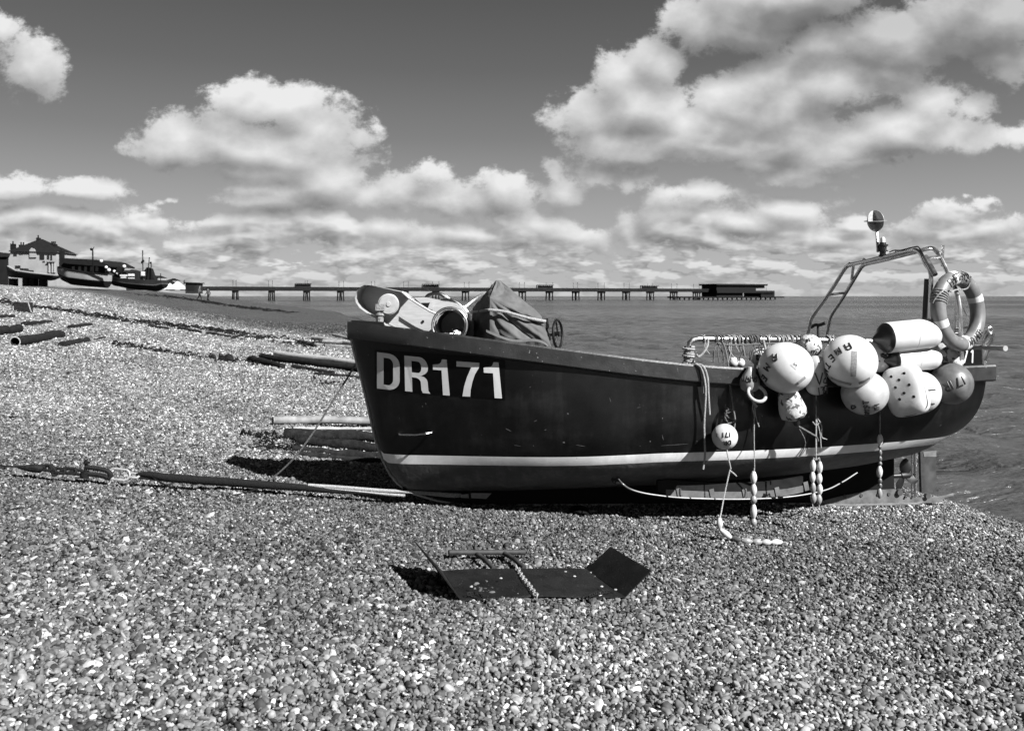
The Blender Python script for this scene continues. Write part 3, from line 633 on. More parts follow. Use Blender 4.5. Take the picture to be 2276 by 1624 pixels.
for ch, q in (('D', [(410, 808), (622, 835), (622, 1172), (410, 1148)]), ('R', [(665, 840), (888, 862), (908, 1197), (672, 1172)]), ('1', [(930, 868), (1075, 880), (1090, 1214), (930, 1203)]),
              ('7', [(1152, 893), (1367, 908), (1367, 1228), (1152, 1218)]), ('1', [(1405, 896), (1560, 906), (1578, 1241), (1405, 1232)])):
    m_ = MB(); vs, fs = glyph(ch, [z3(*p) for p in q]); m_.add(vs, fs); m_.build('number_character', letter, nbo, smooth=False)
# grab handle on the bow
ha = hitH(886, 962); hb = hitH(957, 960); o1 = nv_*.06
MB().tube([ha, ha+o1*.7, ha+o1+Vector((.02, 0, -.004)), (ha+hb)/2+o1*1.1+Vector((0, 0, -.008)), hb+o1+Vector((-.04, 0, -.004)), hb+o1*.6, hb], .0095, 8).build('grab_handle', mat('polished steel', .6, .2, 1.0, var=.1), boat)
# decks, thwart and inner skin so the inside is real
def hw(s, dz): t = 1+dz/(sheer(s)-stemz(s)); return 0.028+(halfb(s)-0.028)*secf(s, t)-.035
dm = MB()
for s0, s1, dz in ((.05, 1.75, -.05), (1.75, 5.63, -.50)):
    q = [s0+(s1-s0)*i/14 for i in range(15)]; dm.grid([[B(s, -hw(s, dz), sheer(s)+dz), B(s, hw(s, dz), sheer(s)+dz)] for s in q])
dm.grid([[B(1.75, -hw(1.75, -.05), sheer(1.75)-.05), B(1.75, hw(1.75, -.05), sheer(1.75)-.05)], [B(1.76, -hw(1.75, -.5), sheer(1.75)-.5), B(1.76, hw(1.75, -.5), sheer(1.75)-.5)]])
dm.build('deck', deckm, boat)
im = MB()
for side in (1, -1):
    q = np.linspace(1.75, 5.60, 30); im.grid([[B(s, hw(s, -.02-.06*j)*side, sheer(s)-.02-.06*j) for j in range(9)] for s in q])
im.build('inner_skin', deckm, boat)
BR = Matrix((tv, -nv_, Vector((0, 0, 1)))).transposed()
MB().box(B(3.2, 0, sheer(3.2)-.22), .26, 1.86, .04, BR).build('thwart', deckm, boat)
MB().box(B(2.5, 0, sheer(2.5)-.38), .8, .7, .26, BR).build('engine_box', deckm, boat)

# ------------------------------------------------------------------ near rail, gantry and stern frames (parts of the boat)
c1 = lambda x, y: (1475.8+.3516*x, 716.8+.3516*y)       # zoomed crops back to photo pixels
c2 = lambda x, y: (1754+.24404*x, 447+.24404*y)
LR = .93
def R_(px, py, l=None): return onL(px, py, LR if l is None else l)[2]
rail_pts = [R_(1531, 812), R_(1531, 775), R_(1533, 762), R_(1540, 755), R_(1552, 753), R_(1700, 754), R_(1900, 757), R_(2050, 762), R_(2062, 766), R_(2068, 780), R_(2068, 830)]
MB().tube(rail_pts, .024, 12).build('side_rail', steel, boat)
lt = MB()
SA, SB = 4.87, 5.14
def hoop(pts, s, r=.019): return MB().tube(spl([onS(x, y, s)[2] for x, y in pts], 4), r, 10)
hpA = [(1792, 752), (1795, 741), (1800, 722), (1807, 702), (1843, 652), (1876, 600), (1882, 593), (1889, 588), (1905, 585), (1960, 572), (2010, 560), (2032, 556), (2040, 558), (2048, 566), (2057, 586), (2069, 611), (2067, 690), (2066, 760), (2066, 800)]
hpB = [(1836, 752), (1838, 741), (1842, 722), (1848, 700), (1873, 662), (1910, 601), (1916, 593), (1925, 587), (1960, 579), (2020, 564), (2060, 553), (2072, 552), (2080, 557), (2090, 572), (2108, 609), (2126, 650), (2134, 700), (2138, 800)]
gan = hoop(hpA, SA).build('gantry', steel, boat)
hoop(hpB, SB).build('hoop', steel, gan)
for (xa, ya, xb, yb) in ((1843, 655, 1875, 651), (1897, 590, 1893, 621), (2041, 557, 2064, 553), (2052, 575, 2090, 571)):
    MB().tube([onS(xa, ya, SA)[2], onS(xb, yb, SB)[2]], .014, 8).build('rung', steel, gan)
MB().tube([onS(2052, 570, SA)[2]+nv_*.02, onS(2075, 611, SA)[2]+nv_*.02], .024, 8).build('clamp_tube', steel, gan)
MB().tube([onS(2096, 545, 5.18)[2], onS(2094, 592, 5.18)[2]], .013, 8).build('rod_stub', steel, gan)
MB().tube(spl([onS(x, y, SA)[2]+Vector((0, -.02, .022)) for x, y in ((1975, 566), (1985, 562), (1998, 562), (2012, 559), (2030, 555), (2042, 558), (2062, 600))], 4), .006, 6).build('cable', blackp, gan)
for x, y in ((1889, 588), (1921, 579), (1994, 562), (2022, 556)):
    p = onS(x, y, SA)[2]; MB().torus(p, (1, .2, .25), .021, .005, 14, 6).build('cable_tie', blackp, gan)
# lamp and radar reflector on the gantry
lb = onS(1962, 571, SA)[2]; up = Vector((0, 0, 1))
ml = MB().lathe(lb, up, [(0, .035), (.02, .038), (.022, .028), (.05, .028), (.052, .046), (.062, .046), (.064, .034), (.10, .036), (.102, .048), (.115, .048), (.118, .03), (.135, .028)], 16).build('lamp_body', blackp, gan)
MB().lathe(lb+up*.135, up, [(0, .022), (.035, .022), (.048, .015), (.052, 0.001)], 14).build('lamp_glass', mat('frosted glass', .6, .2), ml)
rc = onS(1946, 491, SA)[2]; pole = [lb+Vector((-.045, 0, .05)), rc+Vector((.012, 0, -.10))]
MB().tube([pole[0], pole[1]], .013, 8).build('reflector_pole', steel, gan)
def disc(c, n, ra, th=.004): return MB().lathe(Vector(c)-Vector(n).normalized()*th/2, n, [(0, ra), (th, ra)], 32)
tl = Matrix.Rotation(math.radians(-7), 3, 'Y'); rr_m = mat('grey metal sheet', .33, .42, .6, var=.2)
rfl = disc(rc, tl @ Vector((.45, -.9, .1)), .100).build('reflector_disc', rr_m, gan)
disc(rc, tl @ Vector((.06, -.12, 1)), .104).build('reflector_disc', rr_m, gan)
disc(rc, tl @ Vector((.9, .45, 0)), .100).build('reflector_disc', rr_m, gan)
# tiller
MB().tube(spl([onS(x, y, 5.0)[2] for x, y in ((1803, 727), (1812, 722), (1822, 722), (1836, 717))], 4), [.018]*13, 8).tube([onS(1818, 723, 5.0)[2], onS(1819, 760, 5.0)[2]], .014, 8).build('tiller', mat('worn leather grey', .07, .6), boat)
# frames on the near quarter and dark post
def S_(px, py, s=5.45): return onS(px, py, s)[2]
MB().tube([S_(2062, 620, 4.87), S_(2057, 690, 4.87), S_(2053, 762, 4.87)], [.030, .026, .018], 8).build('rod_holder_post', blackp, boat)
fr = MB().tube([S_(2127, 655), S_(2122, 742)], .016, 8).tube([S_(2131, 665), S_(2168, 745)], .009, 6).tube([S_(2122, 732), S_(2178, 722)], .011, 8).tube([S_(2124, 742), S_(2190, 748)], .011, 8)
fr.tube([S_(2208, 742), S_(2200, 770), S_(2190, 800)], .014, 8).tube([S_(2187, 762), S_(2206, 744)], .018, 8).tube([S_(2187, 745), S_(2188, 812)], .018, 8)
fr.build('stern_frame', steel, boat)
MB().tube([S_(2200, 733)+tv*.03, S_(2200, 733)-nv_*.02, S_(2188, 752)], .026, 14).torus(S_(2200, 733)+nv_*.005, nv_, .024, .007, 24, 8).build('rod_holder', steel, boat)
MB().tube([S_(2150, 771), S_(2234, 774)], .021, 12).build('outrigger_tube', mat('pale tube', .38, .4), boat)
MB().tube([S_(2225, 773.6), S_(2235, 774)], .024, 12).build('outrigger_end', offw, boat)
# second number board on the quarter
qb = [S_(2128, 770, 5.5), S_(2191, 768, 5.5), S_(2191, 815, 5.5), S_(2128, 815, 5.5)]
q_ = [onL(x, y, .82)[2] for x, y in ((2100, 768), (2187, 767), (2187, 814), (2100, 815))]
qbo = MB().prism(q_, -nv_*.02).build('quarter_board', decalb, boat, smooth=False)
qw = mat('white number paint', .75, .5, var=.05)
def flat_strokes(poly, th=.006, w=2.2):
    m_ = MB()
    for a, b in zip(poly[:-1], poly[1:]): m_.bar(onL(a[0], a[1], .826)[2], onL(b[0], b[1], .826)[2], w*.0042, .004, up=nv_)
    return m_
for pl in ([(2136, 778), (2136, 806)], [(2140, 779), (2150, 779), (2143, 806)], [(2158, 783), (2162, 778), (2161, 806)]): flat_strokes(pl, w=5.0 if len(pl) == 2 else 3.0).build('number_character', qw, qbo)

# ------------------------------------------------------------------ rope coils on the rail
def coil(px0, px1, n, r=.033, th=.006, jit=.25, y=754, m=rope_l, nm='rope_coil'):
    pts = []
    for i in range(n*10+1):
        t = i/10; px = px0+(px1-px0)*t/n+random.uniform(-.4, .4)*jit*3; c = R_(px, y+.0*t); a = 2*math.pi*t; rr = r*(1+random.uniform(-.08, .10)*jit*3)
        pts.append(c+(Vector((0, 0, 1))*math.cos(a)+nv_*math.sin(a))*rr+tv*.01*math.sin(t*3))
    return MB().tube(pts, th, 6)
ropes = [((1586, 1612, 4), rope_m), ((1626, 1650, 5), rope_l), ((1652, 1690, 7), rope_m), ((1702, 1712, 2), rope_l), ((1724, 1775, 11), rope_l), ((1778, 1800, 4), rope_m), ((1838, 1852, 3), rope_l), ((1618, 1622, 1), rope_l), ((1560, 1566, 1), rope_l)]
spots_ = ['left end of the rail, beside the bend', 'rail above the two small round floats', 'rail above the ringed teardrop float', 'rail just left of the largest buoy', 'rail above the largest buoy', 'rail behind the small speckled buoy', 'rail between the two largest buoys', 'rail just right of the two hanging tails', 'rail close to its bent left corner']
for ((a, b, n), m_), wh in zip(ropes, spots_):
    mb = coil(a, b, n); 
    for k_ in range(2): 
        x0 = random.uniform(a, b); L_ = random.uniform(14, 50); mb.tube(spl([R_(x0, 760)+nv_*.035, R_(x0+random.uniform(-6, 6), 760+L_*.5)+nv_*.04, R_(x0+random.uniform(-10, 10), 760+L_)+nv_*.03], 4), .005, 5)
    solo(mb, 'rope_coil', m_, 'rope wound round the '+wh, 'rope', 'ropes tied along the side rail')
# long line drooping along the rail
solo(MB().tube(spl([R_(x, y)+nv_*.04 for x, y in ((1590, 762), (1620, 766), (1680, 764), (1740, 761), (1790, 757), (1810, 757))], 5), .006, 6), 'line', rope_m, 'thin slack line stretched just under the steel rail', 'rope')
# lashing on the rail post with two hanging tails
mb = MB(); pts = []
for i in range(70):
    t = i/10; c = R_(1531, 770+t*5.4); a = 2*math.pi*t; pts.append(c+(nv_*math.cos(a)+tv*math.sin(a))*(.040+.008*math.sin(t*2.1)))
mb.tube(pts, .010, 7); mb.tube(spl([R_(1531, 806)+nv_*0.135, R_(1540, 812)+nv_*0.155, R_(1547, 835)+nv_*0.165, R_(1549, 870)+nv_*0.175, R_(1549, 940)+nv_*0.145, R_(1552, 1000)+nv_*0.135, R_(1549, 1036)+nv_*0.125], 6), .0085, 7)
mb.tube(spl([R_(1533, 806)+nv_*0.135, R_(1545, 811)+nv_*0.165, R_(1553, 835)+nv_*0.175, R_(1556, 870)+nv_*0.165, R_(1561, 916)+nv_*0.145], 6), .0085, 7)
mb.tube(spl([R_(1532, 808)+nv_*0.135, R_(1541, 816)+nv_*0.145, R_(1545, 840)+nv_*0.145, R_(1546, 870)+nv_*0.145], 6), .0085, 7)
mb.tube(spl([R_(1562, 750)+nv_*0.105, R_(1560, 765)+nv_*0.115, R_(1551, 780)+nv_*0.125, R_(1540, 790)+nv_*0.125, R_(1534, 785)+nv_*0.125], 6), .009, 7)
solo(mb, 'lashing', rope_l, 'rope lashed round the rail post with loose tails hanging down the hull', 'rope')
# tangle of thin lines between rail and gunwale
mb = MB()
for (x0, y0, x1, y1) in ((1590, 760, 1606, 812), (1592, 762, 1584, 805), (1612, 760, 1622, 800), (1618, 762, 1604, 800), (1648, 758, 1640, 800), (1700, 760, 1708, 784), (1676, 760, 1664, 800), (1684, 760, 1690, 800), (1606, 760, 1618, 806), (1640, 762, 1652, 790)):
    mb.tube(spl([R_(x0, y0)+nv_*.03, R_((x0+x1)/2+random.uniform(-6, 6), (y0+y1)/2)+nv_*.03, R_(x1, y1)+nv_*.02], 5), .006, 6)
solo(mb, 'rope_tangle', rope_m, 'tangle of thin lines dropping from rail to gunwale left of the buoys', 'rope')

# ------------------------------------------------------------------ handwriting strokes
SF = {'A': [[(0, 0), (.05, .9), (.15, 1), (.6, 1), (.7, .9), (.7, 0)], [(0, .5), (.7, .5)]], 'M': [[(0, 0), (0.05, 1), (.4, .4), (.75, 1), (.8, 0)]], 'E': [[(.6, 1), (0, 1), (0, 0), (.6, 0)], [(0, .5), (.5, .5)]],
      'T': [[(0, 1), (.7, 1)], [(.35, 1), (.35, 0)]], 'H': [[(0, 1), (0, 0)], [(.6, 1), (.6, 0)], [(0, .5), (.6, .5)]], 'Y': [[(0, 1), (.35, .5), (.7, 1)], [(.35, .5), (.35, 0)]],
      'S': [[(.6, .9), (.3, 1), (.05, .8), (.3, .52), (.58, .3), (.35, 0), (0, .12)]], 'D': [[(0, 0), (0, 1), (.35, .95), (.6, .6), (.55, .25), (.3, 0), (0, 0)]], 'R': [[(0, 0), (0, 1), (.4, 1), (.58, .78), (.4, .52), (0, .5)], [(.3, .5), (.6, 0)]],
      '1': [[(.2, 0), (.2, 1)]], '7': [[(0, 1), (.6, 1), (.25, 0)]], 'W': [[(0, 1), (.2, 0), (.42, .7), (.64, 0), (.85, 1)]], 'L': [[(0, 1), (0, 0), (.55, 0)]], 'V': [[(0, 1), (.3, 0), (.6, 1)]], '8': [[(.3, .5), (.05, .75), (.3, 1), (.55, .75), (.3, .5), (0, .25), (.3, 0), (.6, .25), (.3, .5)]], ' ': []}
def strokes(text, gap=.3):
    x = 0; out = []
    for ch in text:
        for st in SF[ch]: out.append([(x+a, b) for a, b in st])
        x += (max([a for st in SF[ch] for a, _ in st] or [.4]))+gap
    return [[(a-(x-gap)/2, b-.5) for a, b in st] for st in out]
def view_basis(c):
    d = (Vector((0, 0, EYE))-Vector(c)).normalized(); r = Vector((0, 0, 1)).cross(d).normalized(); return r, d.cross(r), d    # right, up, towards the viewer
def write(text, c, surf, ox, oy, h, ang, th=.007, gap=.3):
    """strokes laid on a surface; surf(x, y) -> world point, x and y in metres on the face seen"""
    m_ = MB(); ca, sa = math.cos(math.radians(ang)), math.sin(math.radians(ang))
    for st in strokes(text, gap):
        pts = []
        for (a, b), (a2, b2) in zip(st[:-1], st[1:]):
            n = max(2, int(math.hypot(a2-a, b2-b)*6))
            for i in range(n): t = i/n; pts.append((a+(a2-a)*t, b+(b2-b)*t))
        pts.append(st[-1]); ww = []
        for a, b in pts:
            x, y = a*h, b*h; p = surf(ox+x*ca-y*sa, oy+x*sa+y*ca)
            if p is not None: ww.append(p)
        if len(ww) > 1: m_.tube(ww, th, 6)
    return m_
def sphere_surf(c, r, rz=None, R=None):
    rt, up_, vw = view_basis(c)
    def f(x, y):
        # wrap around the sphere
        d = math.hypot(x, y)
        if d < 1e-9: return Vector(c)+vw*r
        a = d/r; v = (rt*x+up_*y)/d
        return Vector(c)+(vw*math.cos(a)+v*math.sin(a))*(r*1.002)
    return f
mpp = lambda Y: Y/FP
def neck(mb, c, ax, r, k=.16): return mb.lathe(Vector(c)+Vector(ax).normalized()*r*.94, ax, [(0, r*.26), (r*.10, r*.20), (r*.20, r*.17), (r*.24, r*.10)], 14)
def buoy(px, py, rp, lout, m, label, ax=(0, 0, 1), name='buoy', sq=1.0, writing=(), neckm=None, group='buoys hung along the stern rail'):
    s_, z_, c = onL(px, py, lout); r = rp*mpp(c.y)
    o = thing(name, label, 'buoy', c-Vector((0, 0, r)), group)
    axv = Vector(ax).normalized(); Rm = axv.to_track_quat('Z', 'Y').to_matrix()
    MB().ell(c, r, r, r*sq, R=Rm, seg=40, rings=26).build('body', m, o)
    neck(MB(), c, Vector((axv.x*.3, .8, .42)), r*.98).build('neck', neckm or m, o)
    sf = sphere_surf(c, r*1.0)
    for (txt, ox, oy, h, ang, th) in writing:
        write(txt, c, sf, ox*r, oy*r, h*r, ang, th*r).build('lettering', ink, o)
    return o, c, r
G_ = 'buoys hung along the stern rail'
A_, cA, rA = buoy(1746.5, 817, 60, 1.26, white2, 'largest white round buoy, left of the pair, A M E down its left side', ax=(.15, .3, 1), sq=.94,
      writing=[('A', -.40, .40, .27, 185, .030), ('M', -.72, .0, .27, 235, .030), ('E', -.92, -.48, .27, 232, .030)])
sA = sphere_surf(cA, rA*1.003)
def patch(surf, x0, y0, w, h, ang, n=6):
    ca, sa = math.cos(math.radians(ang)), math.sin(math.radians(ang)); rows = []
    for i in range(n+1):
        rows.append([surf(x0+(w*(i/n-.5))*ca-(h*(j/4-.5))*sa, y0+(w*(i/n-.5))*sa+(h*(j/4-.5))*ca) for j in range(5)])
    c = surf(x0, y0); return MB().grid(rows).grid([[p+(c-p)*.001-(view_basis(c)[2])*.002 for p in r] for r in rows])
patch(sA, .34*rA, .12*rA, .26*rA, .26*rA, 50).build('sticker', mat('sticker', .5, .6, var=.2), A_)
write('S', cA, sphere_surf(cA, rA*1.006), .34*rA, .12*rA, .13*rA, 45, .004).build('lettering', faint, A_)
patch(sA, .62*rA, -.48*rA, .36*rA, .13*rA, 38).build('sticker', tape, A_)
C_, cC, rC = buoy(1889, 803, 59, 1.25, white2, 'large white round buoy with AMETH round its left and grey tape strips', ax=(.1, .3, 1), sq=1.0)
sC = sphere_surf(cC, rC*1.002)
for ch, ox, oy, an in (('A', -.06, .56, 208), ('M', -.42, .36, 215), ('E', -.66, .10, 225), ('T', -.86, -.18, 233), ('H', -1.02, -.48, 243)):
    write(ch, cC, sC, ox*rC*1.05, oy*rC*1.05, .27*rC, an, .030*rC).build('lettering', ink, C_)
patch(sC, .14*rC, -.10*rC, .98*rC, .20*rC, 88, 12).build('tape_strip', tape, C_)
patch(sC, -.40*rC, -.90*rC, .95*rC, .17*rC, -14, 12).build('tape_strip', tape, C_)
patch(sC, .62*rC, -.86*rC, .55*rC, .16*rC, 24, 8).build('tape_strip', tape, C_)
buoy(1922, 873, 51, 1.19, offw, 'off white round buoy with THYST, hanging below the taped buoy', ax=(-.1, .3, 1), sq=.95,
     writing=[('D', -.55, -.72, .26, 130, .03), ('THYST', .10, -.86, .24, 95, .03), ('171', .56, -.70, .22, 100, .028)])
buoy(1799, 769.5, 27, 1.02, speck, 'small speckled white ball buoy sitting on top of the rail', ax=(0, .5, 1), writing=[('171', .35, -.5, .3, -15, .05), ('M', -.1, .5, .3, 20, .05)])
buoy(2042, 871, 47, 1.12, white, 'white round buoy with a black 7, tucked behind the dotted fender', ax=(0, .3, 1), writing=[('1', .5, .05, .6, 100, .03), ('7', .58, -.62, .42, 100, .03)])
buoy(2114, 852, 46, 1.09, dgreyb, 'dark grey round buoy with 171R, nearest the transom', ax=(-.3, .4, 1), writing=[('171R', .16, .0, .42, 205, .038)])
buoy(1954, 791, 30, 1.04, white, 'white ball buoy with black flower marks and DR1, half hidden behind the taped buoy', ax=(0, .3, 1), sq=1.2, writing=[('DR1', .3, -.6, .36, -12, .06), ('8', .32, .02, .34, 60, .11), ('D', -.1, .9, .3, -30, .05), ('S', .72, .1, .5, 20, .06)])
buoy(1611, 970, 28.5, 1.15, white, 'small white ball buoy with DR 171 upside down, lowest of the buoys', ax=(0, .05, 1), writing=[('171', .15, .15, .36, 185, .05), ('DR', .2, -.5, .36, 185, .05), ('1', -.6, .1, .3, 175, .06)], group=G_)
buoy(1688, 792, 21, .86, white, 'small white buoy with a black patch, behind the thin lines left of the largest buoy', ax=(0, .3, 1), writing=[('D', -.1, -.1, .5, 0, .12)])
for i, (x, y, r_) in enumerate(((1629, 804, 12), (1646, 806, 10))):
    buoy(x, y, r_, .90, white, ('left' if i == 0 else 'right')+' of two tiny ribbed floats resting on the gunwale under the rail', ax=(0, .3, 1), group='tiny floats on the gunwale')
# teardrop float with a ring handle
c = onL(1666, 842, 1.17)[2]; mm = mpp(c.y)
t_ = thing('ring_buoy', 'grey teardrop float with a ring at its foot and R 171 on it', 'buoy', c-Vector((0, 0, 40*mm)), G_)
MB().lathe(c-Vector((0, 0, 30*mm)), (0, -.05, 1), [(0, .1*mm), (2*mm, 10*mm), (8*mm, 19*mm), (18*mm, 22*mm), (28*mm, 21*mm), (40*mm, 15*mm), (50*mm, 8*mm), (57*mm, 5*mm)], 28).build('body', greyb, t_)
MB().torus(c+Vector((10*mm, -.09, -30*mm)), nv_+Vector((0, 0, .75)), 20*mm, 3.8*mm, 32, 10).build('ring', mat('grey plastic ring', .42, .35, var=.1), t_)
write('R171', c, sphere_surf(c, 23*mm), 0, .0, 13*mm, 182, .005).build('lettering', ink, t_)
MB().tube(spl([R_(1690, 756)+nv_*.05, R_(1693, 780)+nv_*.07, R_(1683, 797)+nv_*.10, R_(1662, 808)+nv_*.14, R_(1648, 830)+nv_*.24, R_(1645, 860)+nv_*.22, R_(1652, 885)+nv_*.18, R_(1664, 899)+nv_*.14], 6), .011, 7).build('rope', rope_l, t_)
# cracked foam float under the largest buoy
a = onL(1748, 868, 1.17)[2]; b = onL(1766, 925, 1.18)[2]; ax = (b-a).normalized(); mm = mpp(b.y)
t_ = thing('foam_float', 'cracked speckled foam float hanging under the largest buoy', 'buoy', b-Vector((0, 0, 20*mm)), G_)
m_ = MB(); prof = [(-3*mm, 3*mm), (0, 16*mm), (10*mm, 23*mm), (22*mm, 25*mm), (34*mm, 28*mm), (46*mm, 31*mm), (58*mm, 28*mm), (66*mm, 18*mm), (69*mm, 4*mm)]
m_.lathe(a, ax, [(h, r) for h, r in prof], 26); m_.v = [tuple(Vector(p)+Vector((math.sin(p[2]*90+p[0]*40), 0, math.sin(p[0]*70))) * .004) for p in m_.v]
m_.build('body', speck, t_)
MB().tube([b+ax*2*mm, b+ax*14*mm, b+ax*22*mm], [9*mm, 8*mm, 6*mm], 12).build('stub', blackp, t_)
MB().tube(spl([b+ax*22*mm, R_(1775, 957)+nv_*.24, R_(1783, 962)+nv_*.23, R_(1789, 971)+nv_*.21], 4), .008, 6).build('tail_rope', rope_m, t_)
MB().tube(spl([b+ax*20*mm, R_(1760, 975)+nv_*.22, R_(1752, 1008)+nv_*.17], 4), .005, 6).build('tail_line', rope_m, t_)
# vertical pill fender between the two large buoys
def pill(pa, pb, rp, lout, m, name, label, cat='fender', taper=1.0, group=G_, ends=None):
    a = onL(*pa, lout)[2]; b = onL(*pb, lout)[2]; ax = (b-a); L = ax.length; ax.normalize(); r = rp*mpp((a.y+b.y)/2)
    o = thing(name, label, cat, (a+b)/2-Vector((0, 0, r)), group); prof = []
    for i in range(9): t = math.pi/2*i/8; prof.append((r*.9*(1-math.cos(t))-0.0, r*math.sin(t)*taper))
    for i in range(9): t = math.pi/2*(1-i/8); prof.append((L-r*.9*(1-math.cos(t)), r*math.sin(t)))
    prof[0] = (prof[0][0], r*.03); prof[-1] = (prof[-1][0], r*.03)
    MB().lathe(a, ax, prof, 32).build('body', m, o)
    return o, a, b, ax, r, L
o, a, b, ax, r, L = pill((1812, 790), (1815, 878), 23, 1.14, offw, 'fender', 'off white upright fender with V DR171, squeezed between the two largest buoys')
sf = lambda x, y: (a+b)/2+ax*(-y)+nv_*math.sqrt(max(r*r-x*x, 1e-6))*1.01+tv*x
write('V', None, sf, -.02, -.02, .10, 0, .006).build('lettering', ink, o); write('171', None, sf, .01, -.12, .06, 5, .005).build('lettering', ink, o); write('DR', None, sf, .05, -.07, .07, 80, .005).build('lettering', ink, o)
# cylinder fenders
def cylfender(pa, pb, rp, lout, label, darkfrac):
    a = onL(*pa, lout)[2]; b = onL(*pb, lout)[2]; ax = (b-a); L = ax.length; ax.normalize(); r = rp*mpp((a.y+b.y)/2)
    o = thing('cylinder_fender', label, 'fender', (a+b)/2-Vector((0, 0, r)), 'white cylinder fenders by the stern')
    prof = [(r*.42, r*1.0), (r*.5, r*1.02)]+[(L*.5, r*1.01), (L*.505, r*.985), (L*.51, r*1.01)]
    for i in range(9): t = math.pi/2*(i/8); prof.append((L-r*.85+r*.85*math.sin(t), r*(.25+.75*math.cos(t))))
    MB().lathe(a, ax, prof, 40).build('body', white2, o)
    MB().lathe(a, ax, [(-r*.55, r*.12), (-r*.5, r*.2), (-r*.1, r*.45), (r*.1, r*.78), (r*.30, r*.96), (r*.43, r*.99)], 36).build('end_cap', blackp, o)
    return o
cylfender((1958, 752), (2086, 738), 33.5, 1.20, 'upper white cylinder fender with a black cone end, beside the lifebuoy', .2)
cylfender((1976, 800), (2086, 793), 27, 1.14, 'lower white cylinder fender directly under the other one', .2)
pill((2084, 765), (2132, 818), 21, 1.02, speck, 'foam_fender', 'small speckled foam fender above the dark grey buoy')
# dotted box fender
c = onL(2014, 868, 1.22)[2]; mm = mpp(c.y); o = thing('box_fender', 'white rounded box fender covered in dark dots, tilted over the hull', 'fender', c-Vector((0, 0, 60*mm)), G_)
rt, up_, vw = view_basis(c); Rz = Matrix((rt, up_, vw)).transposed() @ Matrix.Rotation(math.radians(14), 3, 'Z') @ Matrix.Rotation(math.radians(-12), 3, 'Y')
def sbx(d):
    p = 4.0; return 1/((abs(d.x)**p+abs(d.y)**p+abs(d.z)**p)**(1/p))
MB().ell(c, 42*mm, 56*mm, 36*mm, R=Rz, seg=56, rings=36, fn=sbx).build('body', white, o)
dots = mat('dark dots', .06, .6)
for zx, zy in ((1462, 342), (1540, 318), (1510, 360), (1570, 387), (1488, 408), (1540, 440), (1597, 459), (1513, 480)):
    px, py = c1(zx, zy); x = (px-2014)*mm; y = -(py-868)*mm
    q = Rz.inverted() @ (rt*x+up_*y); fr_ = (1-(abs(q.x)/(42*mm))**4-(abs(q.y)/(56*mm))**4)
    w_ = c+Rz @ Vector((q.x, q.y, 36*mm*max(fr_, .05)**.25)); MB().lathe(w_-Rz @ Vector((0, 0, .002)), Rz @ Vector((0, 0, 1)), [(0, 3.4*mm), (.004, 3.0*mm)], 12).build('dot', dots, o)
MB().tube(spl([c+Rz @ Vector((x*mm, y*mm, z*mm)) for x, y, z in ((-26, -50, 22), (-5, -54, 22), (20, -50, 24), (38, -40, 20), (41, -10, 16), (40, 20, 10))], 4), .005, 6).build('seam_mark', ink, o)

# lines of small oval floats
def fl(mb, a, b, r):
    ax = (b-a); L = ax.length; ax.normalize(); mb.lathe(a, ax, [(L*t, max(r*math.sin(math.pi*(.10+.80*t))**.75, .002)) for t in [i/12 for i in range(13)]], 16)
def float_line(label, rope_px, floats, lout, rr=.0045, ground=False, extra=None):
    f0 = floats[0]; pt = (lambda x, y: onL(x, y, lout)[2]); base = pt(floats[-1][0], floats[-1][1])
    o = thing('float_line', label, 'float line', base, 'lines of oval floats hanging from the boat')
    mb = MB().tube(spl([pt(x, y) for x, y in rope_px], 5), rr, 6)
    for e in (extra or []): mb.tube(spl([pt(x, y) for x, y in e], 4), rr, 6)
    mb.build('rope', rope_l, o)
    for (x, y, hl, hwid, tone_) in floats:
        m_ = MB(); a = pt(x, y-hl); b = pt(x, y+hl); fl(m_, a, b, hwid*mpp(a.y)); m_.build('float', {'w': white, 'g': greyb, 'd': dgreyb}[tone_], o)
    return o
float_line('line of five oval floats hanging from the ringed teardrop float', [(1676, 888), (1677, 900), (1676, 960), (1677, 1040), (1676, 1048), (1676, 1169)], [(1675, 1061, 14, 7.5, 'w'), (1675, 1088, 13, 7.5, 'w'), (1675, 1110, 9, 7.5, 'g'), (1675, 1136, 16, 7.5, 'w'), (1675, 1160, 9, 7.5, 'g')], 1.07, extra=[[(1677, 900), (1680, 925), (1687, 948)], [(1676, 890), (1673, 905), (1677, 925)]])
for (dx, tn, lab) in ((0, 0, 'left'), (15, 1, 'right')):
    ff = [(1807+dx, 1035, 13, 6.5, 'w'), (1806+dx, 1060, 12, 6.5, 'w'), (1807+dx, 1084, 12, 6.5, 'g' if not tn else 'w'), (1808+dx*.8, 1106, 11, 7, 'g')]
    if tn: ff = [(x, y+3, a, b, t) for x, y, a, b, t in ff]
    float_line(lab+' strand of the doubled bunch of floats hanging below the upright fender', [(1814, 800), (1814, 900), (1814, 1015), (1807+dx, 1022), (1806+dx, 1120), (1812, 1134)], ff, 1.06, rr=.005, extra=[[(1814, 925), (1826, 945), (1826, 970), (1838, 976)], [(1814, 930), (1822, 960), (1825, 995)], [(1806, 937), (1814, 945), (1820, 940)]] if tn else None)
float_line('line of grey and white floats dropping from the THYST buoy near the propeller', [(1957, 915), (1956, 955), (1956, 1104)], [(1956, 977, 12, 6.5, 'w'), (1956, 993, 5, 4, 'd'), (1956, 1006, 7, 4.5, 'd'), (1956, 1019, 6, 4.5, 'd'), (1956, 1030, 5, 4.5, 'd'), (1955, 1048, 13, 6.5, 'w'), (1956, 1068, 6, 4.5, 'd'), (1956, 1079, 6, 4.5, 'd'), (1955, 1096, 11, 6, 'g')], .98)
